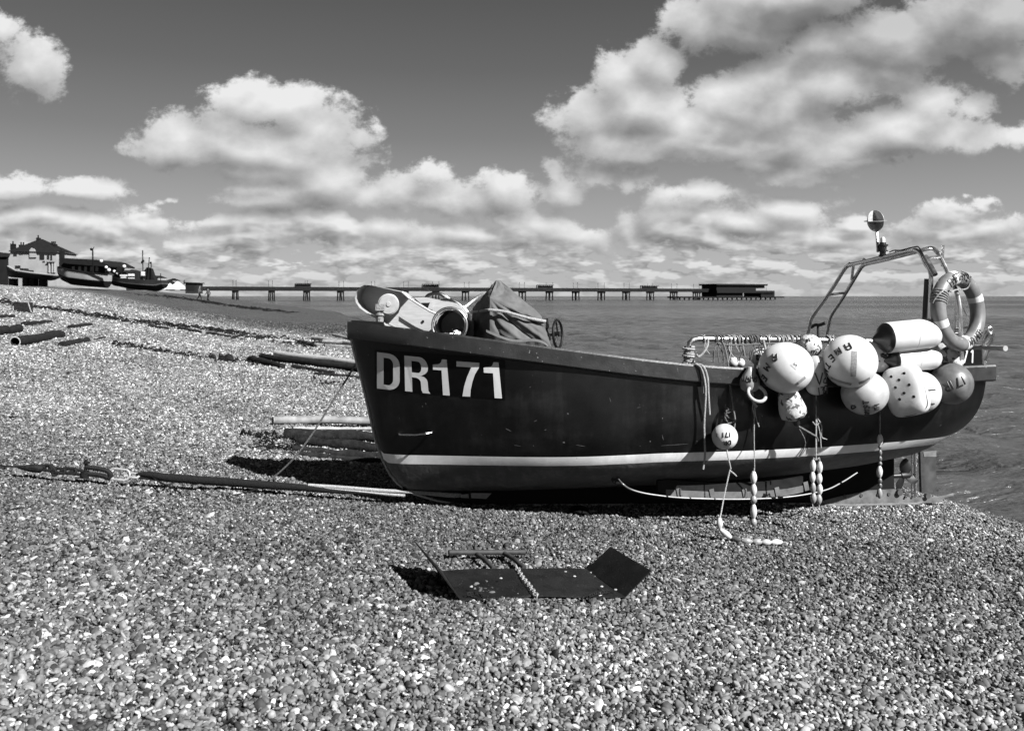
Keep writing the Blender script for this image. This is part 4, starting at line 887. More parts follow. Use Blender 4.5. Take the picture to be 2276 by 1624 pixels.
# the one that trails onto the pebbles
gp = [hitG(x, y, lift=.03) for x, y in ((1626, 1196), (1648, 1201), (1672, 1203), (1693, 1204.5), (1714, 1205), (1738, 1204))]
o = thing('float_line', 'line of floats from the lowest small buoy, its end lying on the pebbles', 'float line', gp[2]-Vector((0, 0, .02)), 'lines of oval floats hanging from the boat')
Yq = gp[0].y; pA = [onL(1616, 1000, 1.06)[2], onL(1617, 1010, 1.07)[2], onL(1624, 1040, 1.08)[2], onL(1622, 1046, 1.08)[2], P3(1610, 1100, Yq+.15), P3(1602, 1143, Yq+.05), P3(1600, 1150, Yq)]
MB().tube(spl(pA, 5), .0055, 6).tube(spl([onL(1622, 1045, 1.08)[2], onL(1631, 1052, 1.08)[2], onL(1637, 1058, 1.08)[2]], 4), .006, 6).build('rope', rope_l, o)
MB().tube(spl([gp[-1], hitG(1752, 1206, lift=.01), hitG(1766, 1203, lift=.008)], 4), .004, 6).build('tail_line', rope_l, o)
cols = [white, white, dgreyb, greyb, greyb, offw, white]
seq = [P3(1599, 1150, Yq+.0), P3(1600, 1175, Yq-.02), gp[0], gp[1], gp[2], gp[3], gp[4]]; seq.append(gp[5])
for i in range(7):
    m_ = MB(); fl(m_, seq[i], seq[i+1], 7.2*mpp(Yq)); m_.build('float', cols[i], o)
MB().tube(spl([R_(1600, 757)+nv_*.04, R_(1605, 775)+nv_*.06, R_(1607, 810)+nv_*.10, R_(1608, 850)+nv_*.12, R_(1611, 900)+nv_*.16, R_(1611, 930)+nv_*.20], 6), .0075, 7).tube([R_(1611, 928)+nv_*.20, onL(1590, 952, 1.15)[2]], .006, 6).tube([R_(1611, 928)+nv_*.20, onL(1632, 952, 1.15)[2]], .006, 6).build('hanger_rope', rope_m, bpy.data.objects[[x.name for x in bpy.data.objects if x.get('label', '').startswith('small white ball buoy with DR 171')][0]])
m_ = MB()
for i in range(26):
    p = onL(1612+random.uniform(-2, 2), 925+random.uniform(-25, 8), 1.07)[2]; m_.tube([p, p+Vector((random.uniform(-.01, .05), random.uniform(-.02, .02), random.uniform(-.05, .03)))], .003, 4)
solo(m_, 'rope_fray', rope_m, 'frayed tuft of rope just above the lowest small buoy', 'rope')

# ------------------------------------------------------------------ lifebuoy on the near quarter
rc_ = onS(2130, 691, 5.22); Yc = 7.80; cR = P3(2130, 691, Yc); mm = mpp(Yc)
nrm = Vector((.52, -.84, .08)).normalized()
long_ = Vector((-math.sin(math.radians(13)), -.05, math.cos(math.radians(13)))); long_ = (long_-nrm*nrm.dot(long_)).normalized(); wdt = nrm.cross(long_)     # wdt points to the near right
R0, r0 = .283, .062
lr = thing('life_ring', 'faded ring lifebuoy with AMETHYST and WALMER, hung on the gantry at the stern', 'lifebuoy', cR-Vector((0, 0, .37)))
MB().torus(cR, nrm, R0, r0, 72, 22).build('ring', mat('faded ring plastic', 0.215, 0.42, var=0.3, scale=7, spots=(30, .70, .35)), lr)
def ringpt(a, q, k=1.0):      # a: angle from the top, clockwise for the viewer; q: angle round the tube from the face
    d = long_*math.cos(a)+wdt*math.sin(a); return cR+d*(R0+r0*k*math.sin(q))+nrm*(r0*k*math.cos(q))
if (P3(2190, 691, Yc)-cR).dot(wdt) < 0: wdt = -wdt
bandm = mat('reflective band', .60, .45, var=.1)
for a0 in (2, 80, 183, 262):
    rows = [[ringpt(math.radians(a0+w_), q*math.pi/10, 1.03) for q in range(20)] for w_ in (-6, -2, 2, 6)]
    MB().grid(rows, close_v=True).build('band', bandm, lr)
def ringtext(txt, amid, span, h, flip):
    n = len(txt)
    for i, ch in enumerate(txt):
        a = math.radians(amid+(i-(n-1)/2)*span/n*(1 if not flip else -1)); m_ = MB()
        for st in SF[ch]:
            pts = []
            for (x1, y1), (x2, y2) in zip(st[:-1], st[1:]):
                for k_ in range(4): t = k_/4; pts.append((x1+(x2-x1)*t, y1+(y2-y1)*t))
            pts.append(st[-1]); ww = [ringpt(a+(x-.35)*h/R0*(1 if not flip else -1)*1.0, (.15+(y-.5)*1.5*h/.08*.9)*(1 if not flip else -1), 1.03) for x, y in pts]
            m_.tube(ww, .0052, 5)
        m_.build('lettering', ink, lr)
ringtext('AMETHYST', 6, 66, .060, False); ringtext('WALMER', 164, 46, .054, True)
m_ = MB()
for k_ in range(5):
    a0 = math.radians(-62+k_*4.0); m_.tube([ringpt(a0+.02*math.sin(q), q, 1.06+.02*k_) for q in [2*math.pi*i/20 for i in range(21)]], .0055, 6)
m_.tube(spl([ringpt(math.radians(-40), 0, 1.2), ringpt(math.radians(-25), -1.2, 1.4), cR+long_*.18+wdt*.02, ringpt(math.radians(38), -1.0, 1.3), ringpt(math.radians(30), .5, 1.15), ringpt(math.radians(25), 1.5, 1.15)], 6), .006, 6)
m_.tube(spl([ringpt(math.radians(-38), .3, 1.2), ringpt(math.radians(-52), .9, 1.4), ringpt(math.radians(-60), 1.3, 1.3), ringpt(math.radians(-66), 1.6, 1.2)], 6), .007, 6)
m_.build('grab_line', rope_l, lr)

# ------------------------------------------------------------------ gear on the foredeck
def F3(x, y, Y=8.0): p = z3(x, y); return P3(p[0], p[1], Y)
# net hauler chute: a pressed aluminium trough with a roller
oc = [(240, 395), (205, 345), (197, 300), (210, 245), (240, 205), (285, 181), (350, 184), (440, 205), (540, 228), (640, 247), (655, 260), (700, 300), (800, 365), (900, 425), (985, 462), (1010, 520), (1010, 640), (700, 640), (560, 600), (470, 555), (380, 487), (300, 440)]
Yn, Yf = 7.78, 8.10
ch = thing('net_hauler', 'pale metal net hauler chute with a round roller on the bow', 'net hauler', P3(850, 722, 8.0))
back = [F3(x, y, Yf) for x, y in oc]
sc_ = Yn/Yf
front = [F3(x, y, Yn) for x, y in oc]
# the rim keeps the outline in depth: shift the far outline parallel to the near one
back = [p+Vector((0.0, Yf-Yn, 0.0)) for p in front]
MB().prism([p+Vector((0, 0, 0)) for p in back], (0, .006, 0)).build('back_plate', alum, ch, smooth=False)
m_ = MB(); n = len(oc); idxs = list(range(11, -1, -1))+[21, 20, 19, 18]
m_.grid([[front[i], front[i]*.5+back[i]*.5, back[i]] for i in idxs]).grid([[front[i]*.997+back[7]*.003, front[i]*.5*.997+back[i]*.5*.997+back[7]*.003, back[i]*.997+back[7]*.003] for i in idxs])
m_.build('rim_sheet', alum, ch)
MB().tube([front[i]+Vector((0, -.004, 0)) for i in (9, 10, 11, 12, 13, 14)], .010, 8).build('rim_tube', alum, ch)
MB().prism([F3(x, y, 7.90) for x, y in ((600, 640), (610, 430), (660, 320), (700, 305), (985, 470), (1000, 640))], (0, .01, 0)).build('side_plate', alum, ch, smooth=False)
MB().lathe(F3(835, 523, 7.895)+Vector((0, -.001, 0)), (0, -1, 0), [(0, .012), (.004, .012)], 14).build('bolt_hole', blackp, ch)
cR_ = F3(512, 362, 7.70); MB().lathe(cR_, (.18, -1, 0), [(-.12, .06), (-.02, .062), (-.012, .088), (.0, .090), (.004, .082), (.010, .08), (.012, .022), (.02, .018)], 36).build('roller', mat('pale roller', .36, .5, var=.15, scale=25, spots=(40, .70, .12)), ch)
# stone-grey bow post with a lashing
ps = thing('bow_post', 'stubby pale lashed post standing just behind the stem head', 'bow post', F3(435, 545, 7.72))
MB().tube([F3(432, 545, 7.72), F3(430, 500, 7.72), F3(432, 430, 7.72)], [.030, .032, .036], 10).box(F3(436, 390, 7.70), .075, .07, .055).build('post', mat('pale cracked wood', .30, .8, var=.45, scale=28, bump=.8), ps)
m_ = MB()
for k_ in range(4): m_.torus(F3(434, 440+k_*9, 7.72), (0, .15, 1), .038, .006, 18, 6)
m_.build('lashing', rope_l, ps)
# tubular drum mouth
ct = F3(1085, 560, 7.66); dr = thing('intake_drum', 'open mouthed black drum with a bright ring rim, between the chute and the cover', 'drum', ct-Vector((0, 0, .15)))
MB().torus(ct, (-.10, -1, .06), .147, .012, 48, 12).build('rim', steel, dr)
MB().torus(ct+Vector((.004, .03, 0)), (-.10, -1, .06), .127, .007, 40, 8).build('inner_rim', galv, dr)
rows = [[ct+Vector((.03, .0+dy, -.01)*1) + (Vector((math.cos(t), 0, math.sin(t)))*r_) for t in [2*math.pi*k/32 for k in range(32)]] for dy, r_ in ((.0, .140), (.12, .135), (.26, .12), (.26, .0))]
MB().grid(rows, close_v=True).build('drum_wall', blackp, dr)
m_ = MB()
for i in range(9):
    p = ct+Vector((random.uniform(-.07, .08), random.uniform(.02, .08), random.uniform(-.12, -.06))); m_.ell(p, random.uniform(.02, .04), .02, random.uniform(.012, .025), seg=10, rings=7)
m_.build('crumpled_foil', mat('crumpled foil', .7, .25, .8, var=.3, scale=40, bump=1), dr)
# motor casing with hoses
mc = thing('winch_motor', 'metal winch motor casing with black hoses behind the drum', 'winch', F3(1100, 560, 8.15))
poly = [(755, 300), (840, 298), (930, 318), (1080, 342), (1140, 352), (1200, 400), (1245, 460), (1270, 530), (1290, 640), (900, 640), (880, 420)]
MB().prism([F3(x, y, 8.02) for x, y in poly], (.02, .22, 0)).build('casing', alum, mc, angle=20)
MB().prism([F3(x, y, 8.015) for x, y in ((820, 348), (915, 348), (905, 390), (870, 392))], (0, .004, 0)).build('slot', blackp, mc, smooth=False)
MB().prism([F3(x, y, 8.0) for x, y in ((905, 330), (925, 330), (935, 420), (880, 400))], (0, .012, 0)).build('rib', alum, mc)
hz = MB().tube(spl([F3(x, y, 8.2) for x, y in ((862, 305), (885, 278), (940, 262), (1000, 268), (1050, 298), (1110, 330), (1190, 378), (1235, 440), (1255, 500))], 5), .016, 9)
hz.tube(spl([F3(x, y, 8.1) for x, y in ((1000, 326), (1080, 320), (1150, 345), (1210, 400), (1250, 470), (1262, 520))], 5), .013, 9).build('hose', blackp, mc)
MB().tube([F3(1040, 290, 8.19), F3(1080, 318, 8.19)], .021, 10).tube([F3(1225, 395, 8.1), F3(1300, 335, 8.15), F3(1345, 300, 8.2), F3(1395, 268, 8.3)], [.022, .017, .019, .014], 9).tube([F3(1205, 385, 8.1), F3(1245, 440, 8.1)], .026, 9).build('hose_coupling', mat('dull coupling', .2, .4, .7, var=.4, scale=40), mc)
MB().box(F3(1260, 600, 8.0), .10, .12, .16).build('valve_block', blackp, mc)
# canvas-covered gear
tp = thing('covered_winch', 'grey canvas cover tied with rope over a peaked shape on the foredeck', 'tarpaulin', F3(1650, 740, 8.0))
Fb, Ft = F3(1462, 700, 7.66), F3(1462, 300, 7.72); Rb, Rt = F3(2045, 790, 7.60), F3(1945, 470, 7.70); Lb, Lt = F3(1285, 690, 8.10), F3(1300, 400, 8.14); Ap = F3(1540, 138, 7.98)
Bb, Bt = Rb+Vector((-.05, .6, 0)), Rt+Vector((-.05, .55, .02))
def panel(mb, a, b, c, d, amp, fold, n=36):      # a-b bottom, d-c top
    nn = (b-a).cross(d-a).normalized(); 
    if nn.y > 0 and abs(nn.y) > .3: nn = -nn
    rows = []
    for i in range(n+1):
        row = []
        for j in range(n+1):
            u, v = i/n, j/n; p = (a*(1-u)+b*u)*(1-v)+(d*(1-u)+c*u)*v
            e = min(u, 1-u, v, 1-v)*7; e = min(e, 1.0); row.append(p+nn*(amp*e*fold(u, v)))
        rows.append(row)
    return mb.grid(rows)
def rad(u, v):      # folds fanning out from the upper front corner
    an = math.atan2(1.0-v+.02, u+.02); r_ = math.hypot(u, 1-v); return (abs(math.sin(an*6.3+.6*r_+.4))**.6*1.4-.6)*min(r_*1.6, 1.0)+.25*math.sin(u*23+v*9)*math.sin(v*17)
def soft(u, v): return math.sin(u*9+v*5)*.6+.4*math.sin(v*14-u*6)
m_ = MB(); panel(m_, Fb, Rb, Rt, Ft, .034, rad, 70); panel(m_, Ft, Rt, Ap+Vector((.02, 0, 0)), Ap-Vector((.012, 0, 0)), .014, lambda u, v: rad(u, 1-v*.9)*.8); panel(m_, Lb, Fb, Ft, Lt, .02, soft)
panel(m_, Lt, Ft, Ap-Vector((.012, 0, 0)), Ap-Vector((.02, -.02, 0)), .012, soft); panel(m_, Rb, Bb, Bt, Rt, .015, soft); panel(m_, Rt, Bt, Ap+Vector((.0, .02, 0)), Ap+Vector((.02, 0, 0)), .01, soft); panel(m_, Lt, Bt, Ap, Ap+Vector((0, .02, 0)), .01, soft); panel(m_, Lb, Bb, Bt, Lt, .01, soft)
m_.build('cover', tarp, tp, angle=60)
hem = [F3(1428, 598, 7.62), F3(1470, 618, 7.60), F3(1560, 655, 7.585), F3(1680, 690, 7.58), F3(1790, 690, 7.575), F3(1870, 685, 7.57), F3(1960, 705, 7.57), F3(2010, 742, 7.57)]
MB().grid([[p, p+Vector((0, -.012, -.02)), p+Vector((.004, .004, -.045-.03*abs(math.sin(i*.6)))), p+Vector((.0, .02, -.14))] for i, p in enumerate(spl(hem, 5))]).build('hem', tarp, tp)
MB().tube(spl([F3(x, y, Y_) for x, y, Y_ in ((1285, 436, 8.08), (1370, 428, 7.92), (1440, 418, 7.69), (1470, 416, 7.655), (1580, 428, 7.64), (1700, 458, 7.63), (1800, 485, 7.635), (1900, 508, 7.65), (1985, 522, 7.68))], 6), .013, 8).build('tie_rope', rope_l, tp)
# wheel seen nearly edge on
wl = thing('hand_wheel', 'dark spoked wheel seen nearly edge on, right of the canvas cover', 'wheel', F3(2100, 790, 7.75))
cw = F3(2098, 640, 7.75); wn_ = Vector((.90, -.36, .05)).normalized(); MB().torus(cw, wn_, .118, .0115, 40, 10).build('rim', blackp, wl)
m_ = MB()
for a in (20, 140, 260): m_.tube([cw, cw+(Vector((0, 0, 1))*math.cos(math.radians(a))+wn_.cross(Vector((0, 0, 1)))*math.sin(math.radians(a)))*.118], .007, 6)
m_.lathe(cw, wn_, [(-.03, .02), (.02, .022)], 12).tube([cw, cw-wn_*.12+Vector((0, 0, -.01)), F3(2010, 760, 7.9)], .012, 8).build('hub', blackp, wl)
solo(MB().tube(spl([F3(x, y, 7.75) for x, y in ((1985, 500), (2010, 560), (1995, 600), (2015, 640), (2030, 700))], 4), .008, 6).tube([F3(2000, 495, 7.8), F3(1995, 600, 7.8)], .010, 6), 'lever', iron, 'small dark lever between the canvas cover and the wheel', 'lever')

# ------------------------------------------------------------------ rope from the stem and the hauling line
pts = [P3(795, 800, 7.93), P3(775, 835, 7.95), P3(740, 890, 7.98), P3(700, 955, 8.02), P3(660, 1010, 8.05), P3(625, 1046, 8.1), P3(600, 1066, 8.12), P3(590, 1075, 8.0)]
solo(MB().tube(spl(pts, 5), .0085, 7), 'mooring_rope', rope_m, 'thin rope slanting from the stem down to the pebbles', 'rope')
def GC(px, py, Y): return P3(px, py, Y)
def lineY(px): return float(np.interp(px, [0, 240, 500, 700, 900, 1100], [7.55, 7.65, 7.80, 7.90, 7.97, 8.02]))
def LP(px, py): return P3(px, py, lineY(px))
c7 = lambda x, y: (.2223*x, 995+.2223*y)
def L7(x, y): return LP(*c7(x, y))
solo(MB().tube([LP(-60, 1033), L7(0, 180), L7(100, 184), L7(190, 190)], .008, 6).tube([L7(180, 188), L7(240, 198), L7(320, 203), L7(400, 208), L7(430, 210)], [.012, .022, .034, .036, .02], 10), 'wire_hawser', iron, 'wire hauling cable with a cone socket entering at the left edge', 'cable')
ck = [('link', (475, 200), (70, 8), 46), ('link', (530, 225), (40, 70), 34), ('link', (590, 228), (95, 12), 40), ('link', (690, 230), (110, 10), 44), ('link', (770, 243), (90, 12), 36)]
whs = ['chain link next to the cone socket', 'small dark link, second from the cone socket', 'long dark link in the middle of the hauling chain', 'swivel link just left of the flat link', 'flat link touching the big shackle']
for (k_, (x, y), (dx, dy), hh_), wh in zip(ck, whs):
    mp = lineY(100)/FP*.2223; L_ = math.hypot(dx, dy)*mp*1.15; d = Vector((dx, 0, -dy)); mb = MB(); mb.link(L7(x, y), d, (0, -1, .3), L_*1.1, hh_*mp*1.1, .013, 8); mb.lathe(L7(x, y)-d.normalized()*L_*.48, d, [(-.018, .018), (.018, .018)], 8)
    solo(mb, 'chain_link', iron, wh, 'chain link', 'links of the hauling chain')
mp = lineY(220)/FP*.2223
mb = MB().tube(spl([L7(860, 190), L7(960, 205), L7(1060, 225), L7(1105, 262), L7(1090, 300), L7(1050, 288), L7(1000, 275), L7(900, 262), L7(850, 260)], 4), .020, 10).tube([L7(862, 120)-Vector((0, 0, 0)), L7(852, 300)], .013, 8).lathe(L7(845, 265), (.1, 0, 1), [(-.03, .035), (.03, .035)], 12).lathe(L7(868, 150), (.1, 0, 1), [(-.004, .026), (.01, .026)], 10)
solo(mb, 'shackle', iron, 'big rusty D shackle with an upright pin on the hauling line', 'shackle')
mb = MB(); mb.link(L7(1190, 265), Vector((190, 0, -18)), (0, -1, .3), 215*mp, 105*mp, .0095, 8); solo(mb, 'bright_link', bright, 'bright steel link joining shackle and rope', 'chain link')
mb = MB(); mb.link(L7(1330, 275), Vector((120, 0, -10)), (0, -1, 1), 120*mp, 48*mp, .0105, 8); solo(mb, 'thimble', bright, 'small bright steel thimble at the eye of the thick rope', 'thimble')
z8 = lambda x, y: (506+.2595*x, 716.8+.2595*y)
def L8(x, y): return LP(*z8(x, y))
tk = [L7(1365, 270), L7(1430, 262), L7(1550, 275), L7(1700, 300), LP(506, 1071), L8(300, 1388), L8(700, 1418), L8(900, 1440), L8(1200, 1462), LP(880, 1103)]
rad_ = [.014, .022, .030, .036, .037, .035, .030, .022, .014, .008]
tks = spl(tk, 5); rds = list(np.interp(np.linspace(0, 1, len(tks)), np.linspace(0, 1, 10), rad_))
mb = MB().tube(tks, rds, 12); mb.tube(spl([L7(1360, 292), L7(1450, 300), L7(1560, 312), L7(1700, 322), L7(1850, 335)], 5), .014, 8)
solo(mb, 'tow_rope', rope_d, 'thick dark hauling rope lying taut towards the keel', 'rope')
mb = MB().tube(spl([L8(690, 1392), L8(1000, 1412), L8(1300, 1436), L8(1540, 1448), L8(1760, 1462), L8(2000, 1476)], 5), [.016]*26, 9).tube(spl([L8(700, 1400), L8(1000, 1432), L8(1300, 1462), L8(1520, 1480)], 5), .013, 8).tube(spl([L8(1640, 1462), L8(1900, 1488), L8(2010, 1487)], 5), .009, 8).tube(spl([L8(1500, 1446), L8(1800, 1458), L8(2020, 1478), L8(2080, 1470)], 5), .008, 8)
solo(mb, 'strop', rope_l, 'pale frayed rope strop running from the dark rope to the keel plate', 'rope')
kp = MB().prism([LP(*z8(x, y))-Vector((0, .03, 0)) for x, y in ((1985, 1468), (2110, 1452), (2262, 1455), (2215, 1502), (2000, 1492))], (0, .012, 0)); kp.build('towing_plate', mat('keel plate', .14, .5, .4, var=.3), boat, smooth=False)
MB().tube([LP(*z8(2075, 1440))-Vector((0, .05, 0)), LP(*z8(2078, 1490))-Vector((0, .05, 0))], .010, 8).build('towing_pin', iron, boat)
def onG(px, py, lift): return hitG(px, py, lift=lift)
mb = MB().tube(spl([L7(1500, 265), LP(352, 1066)+Vector((0, -.03, 0)), onG(385, 1085, .05), onG(410, 1099, .012), onG(440, 1104, .008), onG(480, 1104, .008), onG(520, 1100, .01), onG(555, 1092, .03), LP(585, 1078), LP(600, 1066)], 6), .008, 6)
solo(mb, 'slack_line', rope_d, 'thin dark line looping onto the pebbles below the thick rope', 'rope')

# ------------------------------------------------------------------ steel sled plate with handle in the foreground
c6 = lambda x, y: (759+.33345*x, 1163.8+.33345*y)
def g6(x, y, lift=.03): p = c6(x, y); return hitG(p[0], p[1], lift=lift)
sl_ = thing('launching_skid', 'black steel skid plate with turned up ends and T handle, in front of the boat', 'skid plate', g6(1270, 400, 0))
BLc, BRc, FRc, FLc = g6(672, 312, .030), g6(1632, 300, .030), g6(1888, 484, .027), g6(797, 502, .028)
def P6(x, y, Y): p = c6(x, y); return P3(p[0], p[1], Y)
mb = MB(); mid = g6(1262, 392, .055); rows = []
for i in range(13):
    u = i/12; row = []
    for j in range(7):
        v = j/6; p = (BLc*(1-u)+BRc*u)*(1-v)+(FLc*(1-u)+FRc*u)*v; row.append(p+Vector((0, 0, .012*math.sin(u*math.pi)+.004*math.sin(u*9+v*4))))
    rows.append(row)
mb.grid(rows).grid([[p-Vector((0, 0, .008)) for p in r] for r in rows]); mb.grid([[r[-1], r[-1]-Vector((0, 0, .008))] for r in rows]); mb.grid([[r[0], r[0]-Vector((0, 0, .008))] for r in rows]); mb.build('skid_plate', plate, sl_)
LT = P6(488, 112, BLc.y-.10); LN = P6(520, 150, FLc.y+.16)
d_in = (LT-BLc); lf = [BLc, FLc, FLc+d_in*.93+Vector((0, -.02, 0)), LT]
# left flap nearly edge-on: it rises away along the sight line
lf = [BLc, FLc, P6(640, 290, FLc.y-.015), LT]
MB().prism(lf, Vector((-.006, 0, -.004))).build('end_flap', plate, sl_, smooth=False)
rf = [BRc, FRc, P6(2062, 310, FRc.y+.03), P6(1792, 150, BRc.y+.05)]
MB().prism(rf, Vector((.006, .004, -.006))).build('end_flap', plate, sl_, smooth=False)
hy = g6(970, 195, .05)
mb = MB().tube([g6(715, 190, .055), g6(1220, 188, .055)], .019, 14); mb.build('handle', mat('worn steel handle', .09, .6, .1, var=.4, scale=20), sl_)
for (a, b) in (((878, 185), (1015, 298)), ((1068, 185), (1218, 292))): MB().tube([g6(a[0], a[1], .06), g6((a[0]+b[0])/2+10, (a[1]+b[1])/2-4, .065), g6(b[0], b[1], .045)], .0165, 12).build('handle_arm', mat('worn steel handle', .22), sl_)
def chain(pts, m, label, L=.042, Wd=.026, r=.0045):
    q = spl(pts, 12); out = [q[0]]; acc = 0; mb_ = []
    for a, b in zip(q[:-1], q[1:]):
        acc += (b-a).length
        if acc >= L*.72: out.append(b); acc = 0
    o = thing('chain', label, 'chain', out[0], 'chains on the skid plate')
    for i, (a, b) in enumerate(zip(out[:-1], out[1:])):
        MB().link((a+b)/2, b-a, (0, -.7, 1) if i % 2 else (1, .3, .4), L, Wd, r, 5).build('link', m, o)
    return o
chain([g6(1162, 278, .07), g6(1185, 320, .05), g6(1215, 365, .055), g6(1252, 410, .055), g6(1280, 450, .05), g6(1300, 478, .045), g6(1290, 500, .02)], galv, 'longest chain, lying across the middle of the skid plate')
chain([g6(838, 468, .05), g6(880, 462, .052), g6(925, 478, .05), g6(965, 490, .045), g6(985, 510, .015)], iron, 'short dark chain at the left front edge of the skid plate', .030, .018, .0034)
chain([g6(1640, 490, .04), g6(1675, 470, .05), g6(1720, 458, .05), g6(1790, 447, .05)], iron, 'short dark chain at the right front edge of the skid plate', .030, .018, .0034)
for (x, y) in ((865, 419), (1062, 362), (1492, 318), (1553, 349), (1734, 417), (1826, 438)):
    MB().ell(g6(x, y, .058), .011, .008, .006, seg=10, rings=6).build('rivet', mat('pale rivet', .4, .6, var=.5), sl_)
pts = [hitG(1276, 1138, lift=.02), hitG(1300, 1132, lift=.0)]
mb = MB(); cp = hitG(1288, 1143, lift=0); rows = [[cp+Vector((math.cos(t)*.105, -.10+.22*k+.03*math.sin(t*3), -.055+math.sin(t)*.115)) for t in [math.pi*q/16 for q in range(17)]] for k in (0, 1)]
rows2 = [[p+Vector((0, 0, 0))+(Vector((cp.x, p.y, cp.z-.055))-p)*.14 for p in r] for r in rows]; mb.grid(rows).grid(rows2).grid([rows[0], rows2[0]])
solo(mb, 'buried_pipe', iron, 'half buried rusty pipe end under the keel', 'pipe')

# ------------------------------------------------------------------ poles, pipes and driftwood
def log(p0, p1, rpx, m, name, label, cat='log', hollow=False, bend=0.0, group=None, lift=.6, r1=None, ext=0.0):
    a = hitG(*p0); b = hitG(*p1); r = rpx*mpp((a.y+b.y)/2); r1_ = (r1 or rpx)*mpp(b.y); a.z += r*lift; b.z += r1_*lift
    if ext: b = b+(b-a).normalized()*ext
    d = (b-a); n = 8; sd = d.cross(Vector((0, 0, 1))).normalized(); pts = []; rad_ = []
    for i in range(n+1):
        t = i/n; p = a+d*t+sd*(bend*math.sin(math.pi*t)); p += sd*random.uniform(-.25, .25)*r; p.z += random.uniform(-.22, .12)*r; pts.append(p); rad_.append((r*(1-t)+r1_*t)*(random.uniform(.80, 1.18) if not hollow else random.uniform(.96, 1.04)))
    mb = MB().tube(pts, rad_, 12, caps=not hollow)
    if hollow:
        mb.tube(list(reversed(pts)), [x*.82 for x in reversed(rad_)], 12, caps=False)
        mb.m(1).torus(pts[0], (pts[1]-pts[0]), rad_[0]*.91, rad_[0]*.11, 16, 6).m(0)
        mb.lathe(pts[2], (pts[1]-pts[0]), [(0, rad_[0]*.8), (.01, rad_[0]*.8)], 12)
    return solo(mb, name, [m, wood_l] if hollow else m, label, cat, group)
log((607, 946), (832, 948), 9, pipe_l, 'pole', 'pale hollow pole, uppermost of the pile left of the bow', 'pole', True, group='poles beside the bow', lift=1.5, ext=.5)
log((651, 962), (832, 962), 3.5, wood_l, 'plank', 'thin bleached plank between the hollow pole and the dark poles', 'plank', group='poles beside the bow', lift=3.0, ext=.5)
log((633, 976), (834, 985), 13, wood_d, 'pole', 'thick dark pole directly under the bleached plank', 'pole', group='poles beside the bow', lift=1.0, ext=.5)
log((664, 988), (838, 1006), 12, wood_d, 'pole', 'dark weathered pole, third down in the pile by the bow', 'pole', group='poles beside the bow', lift=.8, ext=.4)
log((650, 1004), (845, 1022), 10, wood_d, 'pole', 'lowest dark pole of the pile by the bow', 'pole', group='poles beside the bow', lift=.6, ext=.3)
tw = MB()
for i in range(42):
    x = random.uniform(545, 668); y = random.uniform(955, 1008)
    p = hitG(x, y, lift=.012); a = random.uniform(-.9, .9); L_ = random.uniform(.06, .28); d = Vector((math.cos(a), math.sin(a)*.8, 0)); tw.tube([p, p+d*L_*.5+Vector((0, 0, random.uniform(0, .05))), p+d*L_], random.uniform(.003, .007), 4)
tag(tw.build('twigs', weed), kind='stuff')
sc2 = MB()
for i in range(70):
    Y_ = 3.6+20*random.random()**1.6; X_ = random.uniform(-.56, .35 if Y_ < 8 else -.2)*Y_; a = random.uniform(0, 3.14); L_ = random.uniform(.03, .11)*(1+Y_/14); z_ = g1(X_, Y_)+.016
    d = Vector((math.cos(a), math.sin(a), 0)); p = Vector((X_, Y_, z_)); sc2.tube([p, p+d*L_*.5+Vector((d.y, -d.x, 0))*random.uniform(-.2, .2)*L_+Vector((0, 0, .008)), p+d*L_], [.002+.0003*Y_, .003+.0004*Y_, .001], 5)
tag(sc2.build('scattered_sticks', weed), kind='stuff')
cs = hitG(1490, 1460, lift=.01); solo(MB().ell(cs, .048, .036, .024, seg=24, rings=16, fn=lambda d: 1+.10*math.sin(d.x*3+1)+.07*math.sin(d.y*5)), 'stone', mat('smooth grey stone', .22, .6, var=.4, scale=20, bump=.3), 'one larger smooth grey stone among the pebbles, lower right of the skid plate', 'stone')

log((553, 803), (628, 820), 8, wood_d, 'driftwood', 'short dark rotten log end at the left of the middle woodpile', 'driftwood', group='driftwood pile', lift=.8)
log((579, 799), (800, 828), 8, wood_d, 'driftwood', 'longest dark log of the middle woodpile', 'driftwood', group='driftwood pile', lift=1.1, ext=1)
log((612, 793), (796, 815), 7, wood_l, 'driftwood', 'paler log on top at the back of the middle woodpile', 'driftwood', group='driftwood pile', lift=1.3, ext=1)
log((650, 818), (740, 832), 6, wood_d, 'driftwood', 'small dark log at the front of the middle woodpile', 'driftwood', group='driftwood pile', lift=.5)
log((695, 757), (785, 770), 5, wood_l, 'pipe', 'pale pipe at the left of the upper pipe stack', 'pipe', True, group='stack of pale pipes', lift=1.4, ext=2)
log((719, 763), (789, 769), 5, wood_l, 'pipe', 'pale pipe in the middle of the upper pipe stack', 'pipe', True, group='stack of pale pipes', lift=1.0, ext=2)
log((700, 768), (790, 776), 4.5, pipe_l, 'pipe', 'greyer pipe, lowest of the upper pipe stack', 'pipe', True, group='stack of pale pipes', lift=.6, ext=2)
log((743, 748), (788, 760), 4.5, wood_l, 'pipe', 'pale pipe lying alone above the pipe stack', 'pipe', True, group='stack of pale pipes', lift=.8, ext=2)
log((516, 754), (545, 744), 3.5, wood_d, 'stick', 'short dark stick, left end of the distant tideline wood', 'driftwood')
log((548, 750), (582, 752), 3, wood_d, 'stick', 'dark stick just right of the leftmost tideline stick', 'driftwood')
log((576, 753), (604, 747), 3, wood_d, 'stick', 'dark stick angled up to the right on the tideline', 'driftwood')
log((592, 757), (655, 760), 2.5, wood_l, 'stick', 'bleached stick lying on the tideline left of the pipe stack', 'driftwood')
